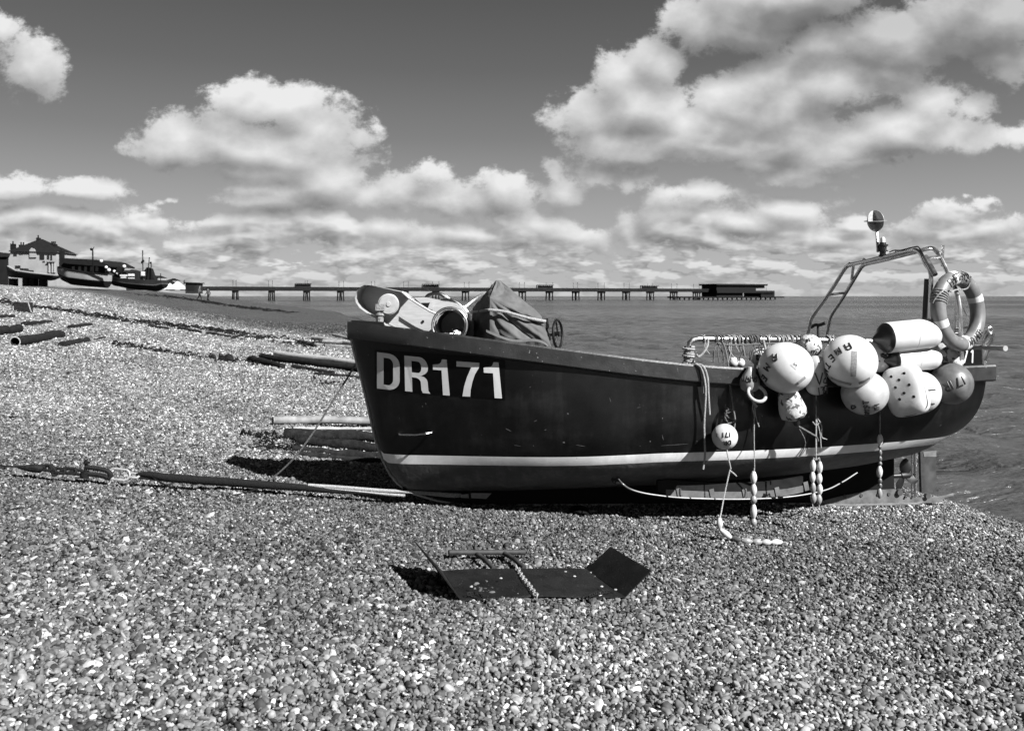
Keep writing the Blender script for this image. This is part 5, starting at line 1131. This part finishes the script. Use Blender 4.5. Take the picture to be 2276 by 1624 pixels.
log((665, 762), (700, 772), 5, wood_d, 'driftwood', 'dark stub between the bleached stick and the pipe stack', 'driftwood')
log((36, 769), (136, 750), 11, wood_d, 'log_pipe', 'long hollow log with a pale open end, at the lower left', 'log', True, lift=.8, r1=9)
log((-25, 747), (42, 738), 10, wood_d, 'log', 'dark log cut off by the left edge, above the hollow log', 'log', lift=.7)
log((140, 771), (194, 759), 8, wood_d, 'log', 'dark tapered log right of the hollow log', 'log', lift=.5, r1=7)
log((52, 724), (112, 717), 7, wood_d, 'log', 'dark lumpy log on the slope above the hollow log', 'log', lift=.5, r1=4)
log((153, 730), (202, 724), 5, wood_d, 'log', 'small dark log, farthest right of the scattered left logs', 'log', lift=.6)
log((-20, 707), (30, 706), 5, wood_d, 'log', 'thin dark log at the left edge below the weed line', 'log', lift=.5)
log((100, 742), (132, 738), 3.5, wood_d, 'stick', 'small dark stick between the hollow log and the lumpy log', 'driftwood')
log((210, 757), (232, 752), 3, wood_d, 'stick', 'tiny dark stick right of the tapered log', 'driftwood')
log((330, 726), (372, 733), 4, wood_d, 'driftwood', 'dark plank end lying along the main weed line, left part', 'driftwood')
log((398, 732), (446, 741), 4.5, wood_d, 'driftwood', 'thicker dark wood on the main weed line, centre part', 'driftwood')
log((460, 742), (512, 750), 3.5, wood_d, 'driftwood', 'dark wood on the main weed line just left of the leftmost tideline stick', 'driftwood')
log((700, 833), (800, 842), 5, wood_d, 'driftwood', 'dark log in front of the longest driftwood log, by the stem', 'driftwood', group='driftwood pile', lift=.5, ext=.6)
log((660, 1012), (850, 1030), 8, wood_d, 'pole', 'half hidden dark pole in the shade in front of the bow pile', 'pole', group='poles beside the bow', lift=.4, ext=.2)
c = hitG(52, 694); q = mpp(c.y)
bk_ = thing('crate', 'dark open fish crate standing on the weed line at the left', 'crate', c)
Rc = Matrix.Rotation(.4, 3, 'Z'); w_, h_, t_h = 34*q, 22*q, 1.5*q
for (dx, dy, sx_, sy_) in ((0, -w_*.35, w_, t_h), (0, w_*.35, w_, t_h), (-w_/2, 0, t_h, w_*.7), (w_/2, 0, t_h, w_*.7)): MB().box(c+Rc @ Vector((dx, dy, h_/2)), sx_, sy_, h_, Rc).build('side', wood_d, bk_)
MB().box(c+Vector((0, 0, .02)), w_, w_*.7, .02, Rc).build('base', wood_d, bk_); MB().bar(c+Rc @ Vector((w_*.5, -w_*.36, 0)), c+Rc @ Vector((w_*.3, -w_*.36, h_*1.05)), .03, .03).build('handle', wood_l, bk_)
# rubbing scuffs and scratches on the topsides
scf = mat('scuffed paint', .10, .6, var=.5, scale=60)
for (x, y, dx, dy, w_) in ((1356, 888, 3, 9, 2.2), (1473, 972, 3, 11, 2.0), (1190, 935, 7, -3, .8), (1130, 955, 12, 6, .9), (1212, 955, 5, -2, .8), (1150, 990, 14, 2, .6), (1500, 988, 60, -4, .5), (1080, 870, 3, 3, .6), (1290, 990, 20, 3, .5), (1420, 905, 8, -2, .5), (1590, 1000, 30, -2, .6)):
    pts_ = [hitH(x+dx*(t-.5), y+dy*(t-.5), .0) for t in (0, .25, .5, .75, 1)]; n_ = nv_*.0012
    MB().grid([[p+Vector((0, 0, w_*.004*k_))*(math.sin(math.pi*(.12+.76*i/4)))+n_*1.5 for k_ in (-1, 0, 1)] for i, p in enumerate(pts_)]).grid([[p+Vector((0, 0, w_*.004*k_))*(math.sin(math.pi*(.12+.76*i/4)))+n_*.3 for k_ in (-1, 0, 1)] for i, p in enumerate(pts_)]).build('scuff', scf, hull, smooth=False)
c = hitG(508, 802); q = mpp(c.y); mb = MB().lathe(c, (0, 0, 1), [(-.02, 11*q), (8*q, 11*q), (13*q, 8*q), (15*q, 3*q), (17*q, 2*q)], 20)
solo(mb, 'old_float', wood_d, 'dark dome shaped old float on the weed left of the woodpile', 'float')
# seaweed tidelines
def weedline(path, n, w0, ln, label):
    mb = MB(); pts = [hitG(*p) for p in path]; q = spl(pts, 14)
    for i in range(n):
        t = random.random()*(len(q)-1); k_ = int(t); p = q[k_].lerp(q[min(k_+1, len(q)-1)], t-k_); sc = 1+p.y/60
        cl = .5+.5*math.sin(t*1.7)*math.sin(t*.63+1)
        if random.random() > cl*1.15+.08: continue
        x = p.x+random.gauss(0, w0*.55)*sc*1.6; y = p.y+random.gauss(0, w0)*(1+p.y/25); z = g1(x, y); a = random.uniform(-.5, .5)+(.0 if random.random() < .6 else random.uniform(-1.5, 1.5)); L_ = random.uniform(.3, 1)*ln*sc; d = Vector((math.cos(a), math.sin(a), 0))*L_
        r_ = random.uniform(.004, .017)*sc*(1.5 if cl > .7 else 1); p = Vector((x, y, z+r_*.6)); mb.tube([p, p+d*.5+Vector((0, 0, random.uniform(0, 2.2)*r_)), p+d], [r_*.5, r_, r_*.4], 5)
    o = mb.build('seaweed', weed); tag(o, label, kind='stuff'); return o
weedline([(-10, 669), (60, 682), (140, 691), (250, 709), (360, 722), (460, 731), (520, 742), (640, 760), (720, 768)], 1500, .30, .22, 'dark seaweed tideline running down the beach')
weedline([(265, 766), (330, 778), (400, 789), (470, 796), (510, 802), (600, 812)], 420, .16, .12, 'lower thin seaweed line')
weedline([(350, 659), (430, 668), (500, 678), (560, 686), (620, 692)], 500, .5, .35, 'far dark strand line')  # dark strands laid in a line down the far slope
weedline([(540, 966), (600, 975), (660, 985), (640, 1000), (560, 985)], 160, .06, .05, 'weed by the poles')
weedline([(690, 840), (720, 856), (750, 850)], 60, .05, .05, 'scrap of weed on the pebbles')
mb = MB().tube(spl([hitG(x, y, lift=.02) for x, y in ((486, 812), (490, 820), (489, 835), (492, 842))], 4), .012, 5); solo(mb, 'rope_end', weed, 'dark curled rope end on the pebbles below the dome float', 'rope')

# ------------------------------------------------------------------ far beached boats
def at(px, Y, py): return P3(px, py, Y)
def far_hull(name, label, Y, bow, stern, topy, boty, beam, mt, mb_, ms=None, group='beached boats on the ridge'):
    """bow and stern px; topy/boty: (px, py) tables for the near sheer and the keel"""
    o = thing(name, label, 'boat', P3((bow+stern)/2, boty[len(boty)//2][1], Y), group)
    ft = tab(topy if topy[0][0] < topy[-1][0] else topy[::-1]); fb = tab(boty if boty[0][0] < boty[-1][0] else boty[::-1])
    rows_t, rows_b, rows_s, rows_c = [], [], [], []; n = 22
    for sd in (1, -1):
        rt_, rb_, rs_ = [], [], []
        for i in range(n+1):
            t = i/n; px = bow+(stern-bow)*t; hb = beam*min(1, (t*3.2+.02))**.6*(1-.25*max(0, t-.7)/.3); zt = P3(px, ft(px), Y).z; zb = P3(px, fb(px), Y).z; x = P3(px, 0, Y).x
            pr = [(0.04, zb), (.45, zb+(zt-zb)*.10), (.78, zb+(zt-zb)*.30), (.92, zb+(zt-zb)*.52), (.95, zb+(zt-zb)*.60), (1, zt)]
            P_ = [Vector((x, Y-sd*hb*f, z)) for f, z in pr]; rb_.append(P_[:4]); rs_.append(P_[3:5]); rt_.append(P_[4:])
        rows_b.append(rb_); rows_s.append(rs_); rows_t.append(rt_)
    m_ = MB()
    for k_, rws in ((0, rows_b), (2, rows_s), (1, rows_t)):
        m_.m(k_); m_.grid(rws[0]).grid(rws[1]); m_.grid([rws[0][-1], rws[1][-1]]); m_.grid([rws[0][0], rws[1][0]])
    m_.m(1).grid([[a[-1]-Vector((0, 0, .15)), b[-1]-Vector((0, 0, .15))] for a, b in zip(rows_t[0], rows_t[1])])
    m_.build('hull', [mb_, mt, ms or mt], o); return o
b1 = far_hull('beached_boat', 'black hulled beached boat in front of the tall house, leftmost on the ridge', 84, 16, 127, [(16, 592), (35, 602), (70, 607), (127, 613)], [(16, 612), (22, 616), (70, 620), (115, 624), (127, 618)], 1.3, hull_k, hull_k, hull_k)
MB().tube([P3(x, y-1, 82.8) for x, y in ((17, 592), (35, 602), (70, 607), (127, 613))], .07, 6).build('gunwale', hull_w, b1)
for px in (30, 60, 75, 96): MB().box(P3(px, 629, 84), .45, .8, .85).build('prop', wood_d, b1)
MB().prism([P3(x, y, 84.3) for x, y in ((44, 606), (44, 596), (50, 596), (52, 600), (62, 600), (64, 607))], (0, 1, 0)).build('wheelhouse', hull_g, b1)
b2 = far_hull('beached_boat', 'pale grey hulled beached boat, middle one of the three on the ridge', 90, 128, 239, [(128, 594), (150, 599), (194, 606), (239, 611)], [(128, 607), (136, 622), (160, 633), (200, 637), (239, 640)], 1.4, hull_w, hull_k, hull_w)
MB().tube([P3(x, y, 88.6) for x, y in ((128, 593.5), (150, 599), (194, 606), (239, 611))], .09, 6).build('gunwale', hull_k, b2)
b3 = far_hull('beached_boat', 'dark beached boat with masts and white gear on deck, rightmost on the ridge', 98, 235, 367, [(235, 601), (250, 612), (276, 618), (320, 622), (367, 623)], [(235, 618), (250, 634), (290, 642), (330, 646), (352, 648), (367, 640)], 1.4, hull_g, hull_k, mat('pale far stripe', .16, .7))
wg = MB()
MB().prism([P3(x, y, 98.2) for x, y in ((280, 622), (281, 603), (292, 599), (306, 603), (309, 622))], (0, 1.2, 0)).build('wheelhouse', hull_g, b3)
for (x, y, r_) in ((225, 580, 3.6), (236, 594, 3.4), (242, 600, 4), (254, 603, 3.2), (261, 607, 3.6), (276, 592, 4)): solo(MB().ell(P3(x, y, 98), r_*mpp(98), seg=14, rings=9), 'buoy', white2, ['white float hanging from the shelter roof edge', 'upper white float at the bow of the dark boat', 'second white float at the bow of the dark boat', 'third white float down the rail of the dark boat', 'fourth white float down the rail of the dark boat', 'white float on top beside the black box of the dark boat'][(225, 236, 242, 254, 261, 276).index(x)], 'buoy', 'white floats on the far dark boat')
for (x, y, w_, h_) in ((275, 612, 12, 3), (292, 611, 9, 5), (318, 608, 4, 9), (276, 617, 10, 2), (292, 618, 9, 2)): MB().box(P3(x, y, 97.2), w_*mpp(98), .6, h_*mpp(98)).build('deck_box', white2, b3)
MB().box(P3(268, 598, 98), .55, .6, .55, Matrix.Rotation(.5, 3, 'Y')).build('black_box', blackp, b3)
mst = MB().tube([P3(318, 622, 98), P3(317, 556, 98)], .055, 6); mst.build('mast', hull_k, b3)
MB().tube([P3(327, 622, 98), P3(332, 572, 98)], .05, 6).build('mast', hull_k, b3)
MB().tube([P3(335, 622, 98), P3(336, 584, 98)], .05, 6).build('mast', hull_k, b3)
m_ = MB()
for (x, y, r_) in ((318, 580, 3.2), (316, 583, 3), (335, 584, 2.6)): m_ = MB().ell(P3(x, y, 98), r_*mpp(98), seg=8, rings=6).build('mast_flag', hull_k, b3)
MB().prism([P3(x, y, 98.1) for x, y in ((322, 624), (319, 603), (326, 594), (334, 597), (340, 615), (346, 624))], (0, .8, 0)).build('net_heap', weed, b3)
MB().tube([P3(357, 624, 98), P3(357, 607, 98)], .04, 5).build('mast', hull_k, b3)
# dark shelter with an overhanging roof behind the pale boat
YB = 120
sh = thing('boat_shelter', 'dark low beach shelter with a wide roof, behind the pale grey boat', 'shelter', P3(185, 612, YB))
MB().prism([P3(x, y, YB-2) for x, y in ((133, 573), (210, 577), (222, 580), (243, 590), (243, 593), (200, 590), (150, 586), (133, 582))], (0, 8, 0)).build('roof', roofd, sh, smooth=False)
MB().prism([P3(x, y, YB) for x, y in ((136, 584), (232, 590), (232, 618), (136, 618))], (0, 5, 0)).build('wall', mat('dark boarding', .022, .8, var=.4, scale=2), sh, smooth=False)
for x in (163, 177, 190, 203, 215): MB().prism([P3(x-3, 592, YB-.05), P3(x+3, 592, YB-.05), P3(x+3, 603, YB-.05), P3(x-3, 603, YB-.05)], (0, .04, 0)).build('window', hull_w, sh, smooth=False)
lp = thing('lamp_post', 'tall lamp post with a round head above the shelter', 'lamp post', P3(207, 620, 112)); MB().tube([P3(207, 620, 112), P3(206, 556, 112)], .09, 6).build('pole', hull_k, lp); MB().ell(P3(203, 554, 112), .17, seg=10, rings=8).build('lamp', hull_k, lp); MB().tube([P3(206, 556, 112), P3(209, 548, 112)], .04, 5).build('finial', hull_k, lp)
# tall rendered house
YH = 200; hs = thing('house', 'tall pale rendered house with a steep dark hipped roof and chimneys, behind the boats', 'house', P3(74, 632, YH))
def H(x, y, dy=0): return P3(x, y, YH)+Vector((0, dy, 0))
MB().prism([H(19, 636), H(19, 574), H(27, 558), H(126, 560), H(126, 636)], (0, 9, 0)).build('wall', houseW, hs, smooth=False)
m_ = MB(); e = [H(20, 558.5, -.5), H(129, 562, -.5), H(129, 562, 9.5)+Vector((0, 0, 0)), H(20, 558.5, 9.5)]; rdg = [H(66, 529, 4), H(74, 529, 4)]
m_.add(e+rdg, [(0, 1, 5, 4), (1, 2, 5), (2, 3, 4, 5), (3, 0, 4), (0, 3, 2, 1)]); m_.build('roof', roofd, hs, smooth=False)
for (x0, x1, y0, y1, dy, pots) in ((17, 24, 541, 562, 1, 1), (25, 36, 542, 562, 3, 2), (62, 67, 526, 545, 3.4, 1), (93, 104, 540, 556, 3.5, 3), (125, 133, 557, 600, 1, 1)):
    st_ = MB().prism([H(x0, y1, dy), H(x0, y0, dy), H(x1, y0, dy), H(x1, y1, dy)], (0, 1.2, 0)).build('chimney', roofd, hs, smooth=False)
    for k_ in range(pots): x = x0+(x1-x0)*(k_+.5)/pots; MB().tube([H(x, y0+.5, dy+.5), H(x, y0-6, dy+.5)], .16, 6).build('chimney_pot', roofd, st_)
wfm = mat('window surround', .40, .7, var=.05)
for (x0, x1, y0, y1) in ((30, 38, 563, 569), (43, 51, 562, 566), (88.5, 99, 565, 577), (105, 110, 565, 576), (112.5, 116.5, 567, 578), (75, 79, 565, 570), (34, 46, 590, 596), (95, 100, 580, 583)):
    fr_ = MB().prism([H(x0-.8, y1+.8, -.05), H(x0-.8, y0-.8, -.05), H(x1+.8, y0-.8, -.05), H(x1+.8, y1+.8, -.05)], (0, .04, 0)).build('window', wfm, hs, smooth=False)
    MB().prism([H(x0, y1, -.1), H(x0, y0, -.1), H(x1, y0, -.1), H(x1, y1, -.1)], (0, .04, 0)).build('pane', glassd, fr_, smooth=False)
MB().prism([H(67, 572, -.3), H(67, 556, -.3), H(71, 551, -.3), H(77, 553, -.3), H(82, 561, -.3), H(82, 572, -.3)], (0, .25, 0)).build('gable', houseW, hs, smooth=False)
MB().prism([H(106, 584, -.5), H(106, 582, -.5), H(122, 582, -.5), H(122, 584, -.5)], (0, .6, 0)).build('balcony', roofd, hs, smooth=False)
for x in (110, 117, 122): MB().prism([H(x, 606, -.4), H(x, 584, -.4), H(x+2.2, 584, -.4), H(x+2.2, 606, -.4)], (0, .3, 0)).build('pillar', wfm, hs, smooth=False)
YS = 215; h2 = thing('house', 'dark low house cut off by the left edge', 'house', P3(0, 630, YS))
def H2(x, y, dy=0): return P3(x, y, YS)+Vector((0, dy, 0))
MB().prism([H2(-60, 636), H2(-60, 570), H2(17, 570), H2(17, 636)], (0, 8, 0)).build('wall', mat('dark brick', .03, .8, var=.3, scale=.5), h2, smooth=False)
MB().add([H2(-64, 571, -.5), H2(19, 571, -.5), H2(19, 571, 8.5), H2(-64, 571, 8.5), H2(-50, 555, 4), H2(14, 563, 4)], [(0, 1, 5, 4), (1, 2, 5), (2, 3, 4, 5), (3, 0, 4), (0, 3, 2, 1)]).build('roof', roofd, h2, smooth=False)
# distant terrace and white tents
YT = 330
for i, (x0, x1, y0, mt_, lab) in enumerate(((243, 262, 606, houseW, 'small far pale house just right of the shelter'), (262, 300, 600, hull_g, 'long far grey house behind the dark boat'), (300, 352, 612, houseW, 'far low pale house behind the masts'), (352, 372, 622, hull_g, 'far low grey shed at the stern of the dark boat'), (372, 384, 618, houseW, 'far narrow pale house left of the tents'))):
    Yt = YT+i*7
    o = thing('far_house', lab, 'house', P3((x0+x1)/2, 640, Yt), 'far houses along the seafront'); g_ = P3(0, 645, Yt).z
    MB().prism([Vector((P3(x, 0, Yt).x, Yt, z)) for x, z in ((x0, g_), (x0, P3(0, y0+5, Yt).z), (x1, P3(0, y0+5, Yt).z), (x1, g_))], (0, 8, 0)).build('wall', mt_, o, smooth=False)
    a_ = [Vector((P3(x, 0, Yt).x, Yt+dy, P3(0, y, Yt).z)) for x, y, dy in ((x0-1, y0+5, -.5), (x1+1, y0+5, -.5), (x1+1, y0+5, 8.5), (x0-1, y0+5, 8.5), (x0+4, y0, 4), (x1-4, y0, 4))]
    MB().add(a_, [(0, 1, 5, 4), (1, 2, 5), (2, 3, 4, 5), (3, 0, 4), (0, 3, 2, 1)]).build('roof', roofd, o, smooth=False)
for i, (x, w_, y0) in enumerate(((366, 12, 632), (378, 14, 629), (388, 16, 631), (395, 18, 625), (404, 12, 632))):
    Yt = 230+i*3; b0 = P3(x, 643, Yt); hw_ = w_/2*mpp(Yt); top = P3(x, y0, Yt).z; eav = b0.z+(top-b0.z)*.5
    o = thing('tent', 'white peaked canvas tent by the pier, '+['farthest left of five', 'second from the left of five', 'middle of five', 'tallest, fourth of five', 'right of the tallest, next to the dark hut'][i], 'tent', b0, 'white tents on the seafront')
    c_ = [Vector((b0.x+sx_*hw_, Yt+sy_*hw_, z)) for z in (b0.z, eav) for sx_, sy_ in ((-1, -1), (1, -1), (1, 1), (-1, 1))]+[Vector((b0.x, Yt, top))]
    MB().add(c_[:8], [(0, 1, 5, 4), (1, 2, 6, 5), (2, 3, 7, 6), (3, 0, 4, 7)]).build('side', tentm, o, smooth=False); MB().add(c_[4:], [(0, 1, 4), (1, 2, 4), (2, 3, 4), (3, 0, 4)]).build('roof', tentm, o, smooth=False)
YK = 125; o = thing('hut', 'dark boxy beach hut beside the two walkers', 'hut', P3(427, 645, YK))
MB().prism([P3(x, y, YK) for x, y in ((412, 652), (412, 629), (437, 629), (437, 652))], (0, 2.5, 0)).build('wall', hull_g, o, smooth=False)
MB().prism([P3(x, y, YK-.2) for x, y in ((409, 629.5), (409, 627), (439, 628), (439, 630))], (0, 2.9, 0)).build('roof', roofd, o, smooth=False); MB().tube([P3(409, 632, YK), P3(409.5, 623, YK)], .08, 5).build('flue', hull_k, o)
MB().prism([P3(x, y, YK-.03) for x, y in ((416, 646), (416, 632), (432, 632), (432, 646))], (0, .03, 0)).build('door', mat('hut door', .03, .8, var=.3, scale=3), o, smooth=False)

# ------------------------------------------------------------------ people
def person_mesh(face, hgt=1.72, stride=.32, lean=.05):
    """one continuous body grown over a posed skeleton; face = walking direction (unit, xy)"""
    f = Vector(face).normalized(); sd = f.cross(Vector((0, 0, 1)))
    def q(fw, s_, z): return f*fw+sd*s_+Vector((0, 0, z))
    J = {'pel': (q(0, 0, .93), .13), 'wst': (q(.01, 0, 1.08), .125), 'chs': (q(.03, 0, 1.32), .15), 'nek': (q(.04, 0, 1.47), .055), 'jaw': (q(.06, 0, 1.55), .068), 'hed': (q(.055, 0, 1.64), .088), 'crn': (q(.04, 0, 1.70), .065),
         'hpL': (q(0, .09, .90), .095), 'knL': (q(stride*.45, .10, .50), .062), 'anL': (q(stride*.75, .10, .09), .04), 'toL': (q(stride*.75+.17, .10, .04), .035),
         'hpR': (q(0, -.09, .90), .095), 'knR': (q(-.02, -.10, .49), .062), 'anR': (q(-stride*.95, -.10, .14), .04), 'toR': (q(-stride*.95+.14, -.10, .05), .035),
         'shL': (q(.03, .19, 1.40), .06), 'elL': (q(-.10, .24, 1.14), .043), 'wrL': (q(-.06, .24, .92), .03), 'haL': (q(-.03, .24, .82), .035),
         'shR': (q(.03, -.19, 1.40), .06), 'elR': (q(.08, -.24, 1.14), .043), 'wrR': (q(.24, -.23, .98), .03), 'haR': (q(.31, -.22, .92), .035)}
    E = [('pel', 'wst'), ('wst', 'chs'), ('chs', 'nek'), ('nek', 'jaw'), ('jaw', 'hed'), ('hed', 'crn'), ('pel', 'hpL'), ('hpL', 'knL'), ('knL', 'anL'), ('anL', 'toL'), ('pel', 'hpR'), ('hpR', 'knR'), ('knR', 'anR'), ('anR', 'toR'),
         ('chs', 'shL'), ('shL', 'elL'), ('elL', 'wrL'), ('wrL', 'haL'), ('chs', 'shR'), ('shR', 'elR'), ('elR', 'wrR'), ('wrR', 'haR')]
    ks_ = list(J); me = bpy.data.meshes.new('body_skeleton'); k_ = hgt/1.76; me.from_pydata([tuple(J[a][0]*k_) for a in ks_], [(ks_.index(a), ks_.index(b)) for a, b in E], [])
    ob = bpy.data.objects.new('body_skeleton', me); COL.objects.link(ob); sk = ob.modifiers.new('s', 'SKIN'); ob.modifiers.new('d', 'SUBSURF').levels = 1
    lay = me.skin_vertices[0] if me.skin_vertices else None
    if lay is None:
        bm = bmesh.new(); bm.from_mesh(me); bm.verts.layers.skin.verify(); bm.to_mesh(me); bm.free(); lay = me.skin_vertices[0]
    for i, a in enumerate(ks_): r_ = J[a][1]*k_; lay.data[i].radius = (r_, r_); lay.data[i].use_root = (a == 'pel')
    dg = bpy.context.evaluated_depsgraph_get(); out = bpy.data.meshes.new_from_object(ob.evaluated_get(dg)); bpy.data.objects.remove(ob); return out, k_
def person(pos, face, label, top, leg, hgt=1.72, group='people on the beach', hair=True, **kw):
    me, k_ = person_mesh(face, hgt, **kw); me.materials.clear()
    for m_ in (leg, top, skin, cloth_d): me.materials.append(m_)
    for p in me.polygons:
        z = p.center.z/k_; p.material_index = 3 if z < .10 else 0 if z < .98 else 1 if z < 1.47 else 2; p.use_smooth = True
        if .80 < z < .95 and math.hypot(p.center.x, p.center.y) > .21*k_: p.material_index = 2
    o = bpy.data.objects.new('person', me); COL.objects.link(o); o.location = pos; tag(o, label, 'person', group); o['_o'] = (0, 0, 0)
    f = Vector(face).normalized(); hc = f*.03*k_+Vector((0, 0, 1.67*k_)); MB().ell(hc, .098*k_, .098*k_, .085*k_, seg=14, rings=9).build('hair', cloth_d, o)
    return o
for px, Y, fx, lab, tp_, lg_, hh_ in ((443, 101, (1, .3, 0), 'walker with a pale top and dark trousers, left of the two', cloth_l, cloth_d, 1.8), (463, 97, (-1, .2, 0), 'walker with a grey top and dark trousers, right of the two', mat('grey clothing', .10, .9), cloth_d, 1.76)):
    x = (px-CX)/FP*Y; person(Vector((x, Y, g1(x, Y)-.03)), fx, lab, tp_, lg_, hh_)

# ------------------------------------------------------------------ pier
PA, PB = P3(440, 0, 505), P3(1600, 0, 668); PA.z = PB.z = 0; pd = (PB-PA).normalized(); pn = pd.cross(Vector((0, 0, 1))); PL = (PB-PA).length
pier = thing('pier', 'long concrete pier on paired legs with a dark pavilion at its seaward end', 'pier', PA)
def pp(px, off=0.0, z=0.0):
    r = (px-CX)/FP; k_ = (PA.x-r*PA.y)/(r*pd.y-pd.x); p = PA+pd*k_+pn*off; return Vector((p.x, p.y, z))
DZ = 7.0
MB().bar(pp(380, z=DZ-.75), pp(1600, z=DZ-.75), 7.5, 1.3).build('deck', pierm, pier, smooth=False)
for sd in (-3.7, 3.7): MB().bar(pp(380, sd, DZ+.45), pp(1600, sd, DZ+.45), .15, .95).build('parapet', pierm, pier, smooth=False)
sup = []; n = 17; k0 = (pp(523)-PA).length; k1 = (pp(1548)-PA).length
for i in range(n):
    p = PA+pd*(k0+(k1-k0)*i/(n-1)); sup.append(p); m_ = MB()
    for sd in (-2.4, 2.4):
        for a in (-1.0, 1.0): m_.bar(p+pn*sd+pd*a*1.35+Vector((0, 0, -2)), p+pn*sd+pd*a*.9+Vector((0, 0, DZ-1.4)), .62, .62, up=pd)
    m_.bar(p-pn*3.2+Vector((0, 0, DZ-1.9)), p+pn*3.2+Vector((0, 0, DZ-1.9)), 2.6, 1.0); m_.build('trestle', pierm, pier, smooth=False)
    for sd in (-3.6, 3.6):
        q = p+pn*sd+pd*random.uniform(-1, 1); MB().tube([q+Vector((0, 0, DZ)), q+Vector((0, 0, DZ+4.4))], .11, 5).ell(q+Vector((0, 0, DZ+4.4)), .22, seg=6, rings=5).build('lamp', pierm, pier)
for px0, px1 in ((657, 691), (940, 975), (1195, 1229), (1426, 1461)):
    a, b = pp(px0, z=DZ), pp(px1, z=DZ); sh_o = MB().bar(a+Vector((0, 0, 2.9)), b+Vector((0, 0, 2.9)), 3.4, .35).build('shelter', pierm, pier, smooth=False)
    for k_ in range(8):
        p = a.lerp(b, k_/7); MB().bar(p-pn*1.4, p-pn*1.4+Vector((0, 0, 2.8)), .45, .45, up=pd).build('post', pierm, sh_o, smooth=False)
    MB().bar(a+Vector((0, 0, 1.3)), b+Vector((0, 0, 1.3)), .25, 2.3).build('screen', mat('shelter screen', .06, .7), sh_o, smooth=False)
hd = lambda px, z, off=0: pp(px, off, z)
def hz_(py, px): Yq = pp(px).y; return EYE+(HY-py)/FP*Yq
m_ = MB().bar(hd(1573, hz_(633, 1630)), hd(1686, hz_(633, 1630)), 20, 1.1); m_.build('pavilion_roof', pierd, pier, smooth=False)
MB().bar(hd(1576, hz_(641, 1630)), hd(1663, hz_(641, 1630)), 17, 5.0).build('pavilion_wall', pierd, pier, smooth=False)
MB().bar(hd(1663, hz_(637.2, 1630)), hd(1682, hz_(637.2, 1630)), 17, 2.3).build('pavilion_gallery', pierd, pier, smooth=False)
for k_ in range(9): x = 1630+k_*5.6; MB().bar(hd(x, hz_(646, x)), hd(x+.6, hz_(634, x)), .4, .5).build('pavilion_post', pierd, pier, smooth=False)
MB().bar(hd(1573, hz_(648.5, 1630)), hd(1700, hz_(648.5, 1630)), 21, 1.7).build('pavilion_floor', pierd, pier, smooth=False)
MB().bar(hd(1576, hz_(655, 1600)), hd(1634, hz_(655, 1600)), 17, 4.4).build('pavilion_base', pierd, pier, smooth=False)
MB().bar(hd(1672, hz_(654, 1690)), hd(1702, hz_(654, 1690)), 19, 4.6).build('pavilion_block', pierd, pier, smooth=False)
MB().bar(hd(1498, hz_(660.5, 1600)), hd(1726, hz_(660.5, 1600)), 16, 1.0).build('landing_stage', pierd, pier, smooth=False)
for k_ in range(22): x = 1500+k_*10.6; MB().bar(hd(x, -2), hd(x+.01, hz_(661, x)), .8, .8, up=pd).build('pile', pierd, pier, smooth=False)
MB().tube([hd(1703, hz_(646, 1700)), hd(1703, hz_(634, 1700))], .12, 5).build('flagpole', pierd, pier)
for i, (px, lab) in enumerate(((549, 'left of the first pier lamps, nearest the shore'), (582, 'just left of the second pair of lamps'), (640, 'left of the first shelter'), (1040, 'right of the second shelter'), (1265, 'right of the third shelter'), (1328, 'between the last two shelters'), (1478, 'right of the last shelter'), (1540, 'close to the pavilion'))):
    person(pp(px, -2.8, DZ-.1)+pd*0, pd*(1 if i % 2 else -1), 'tiny dark walker on the pier deck, '+lab, cloth_d, cloth_d, 1.75, 'people on the pier')
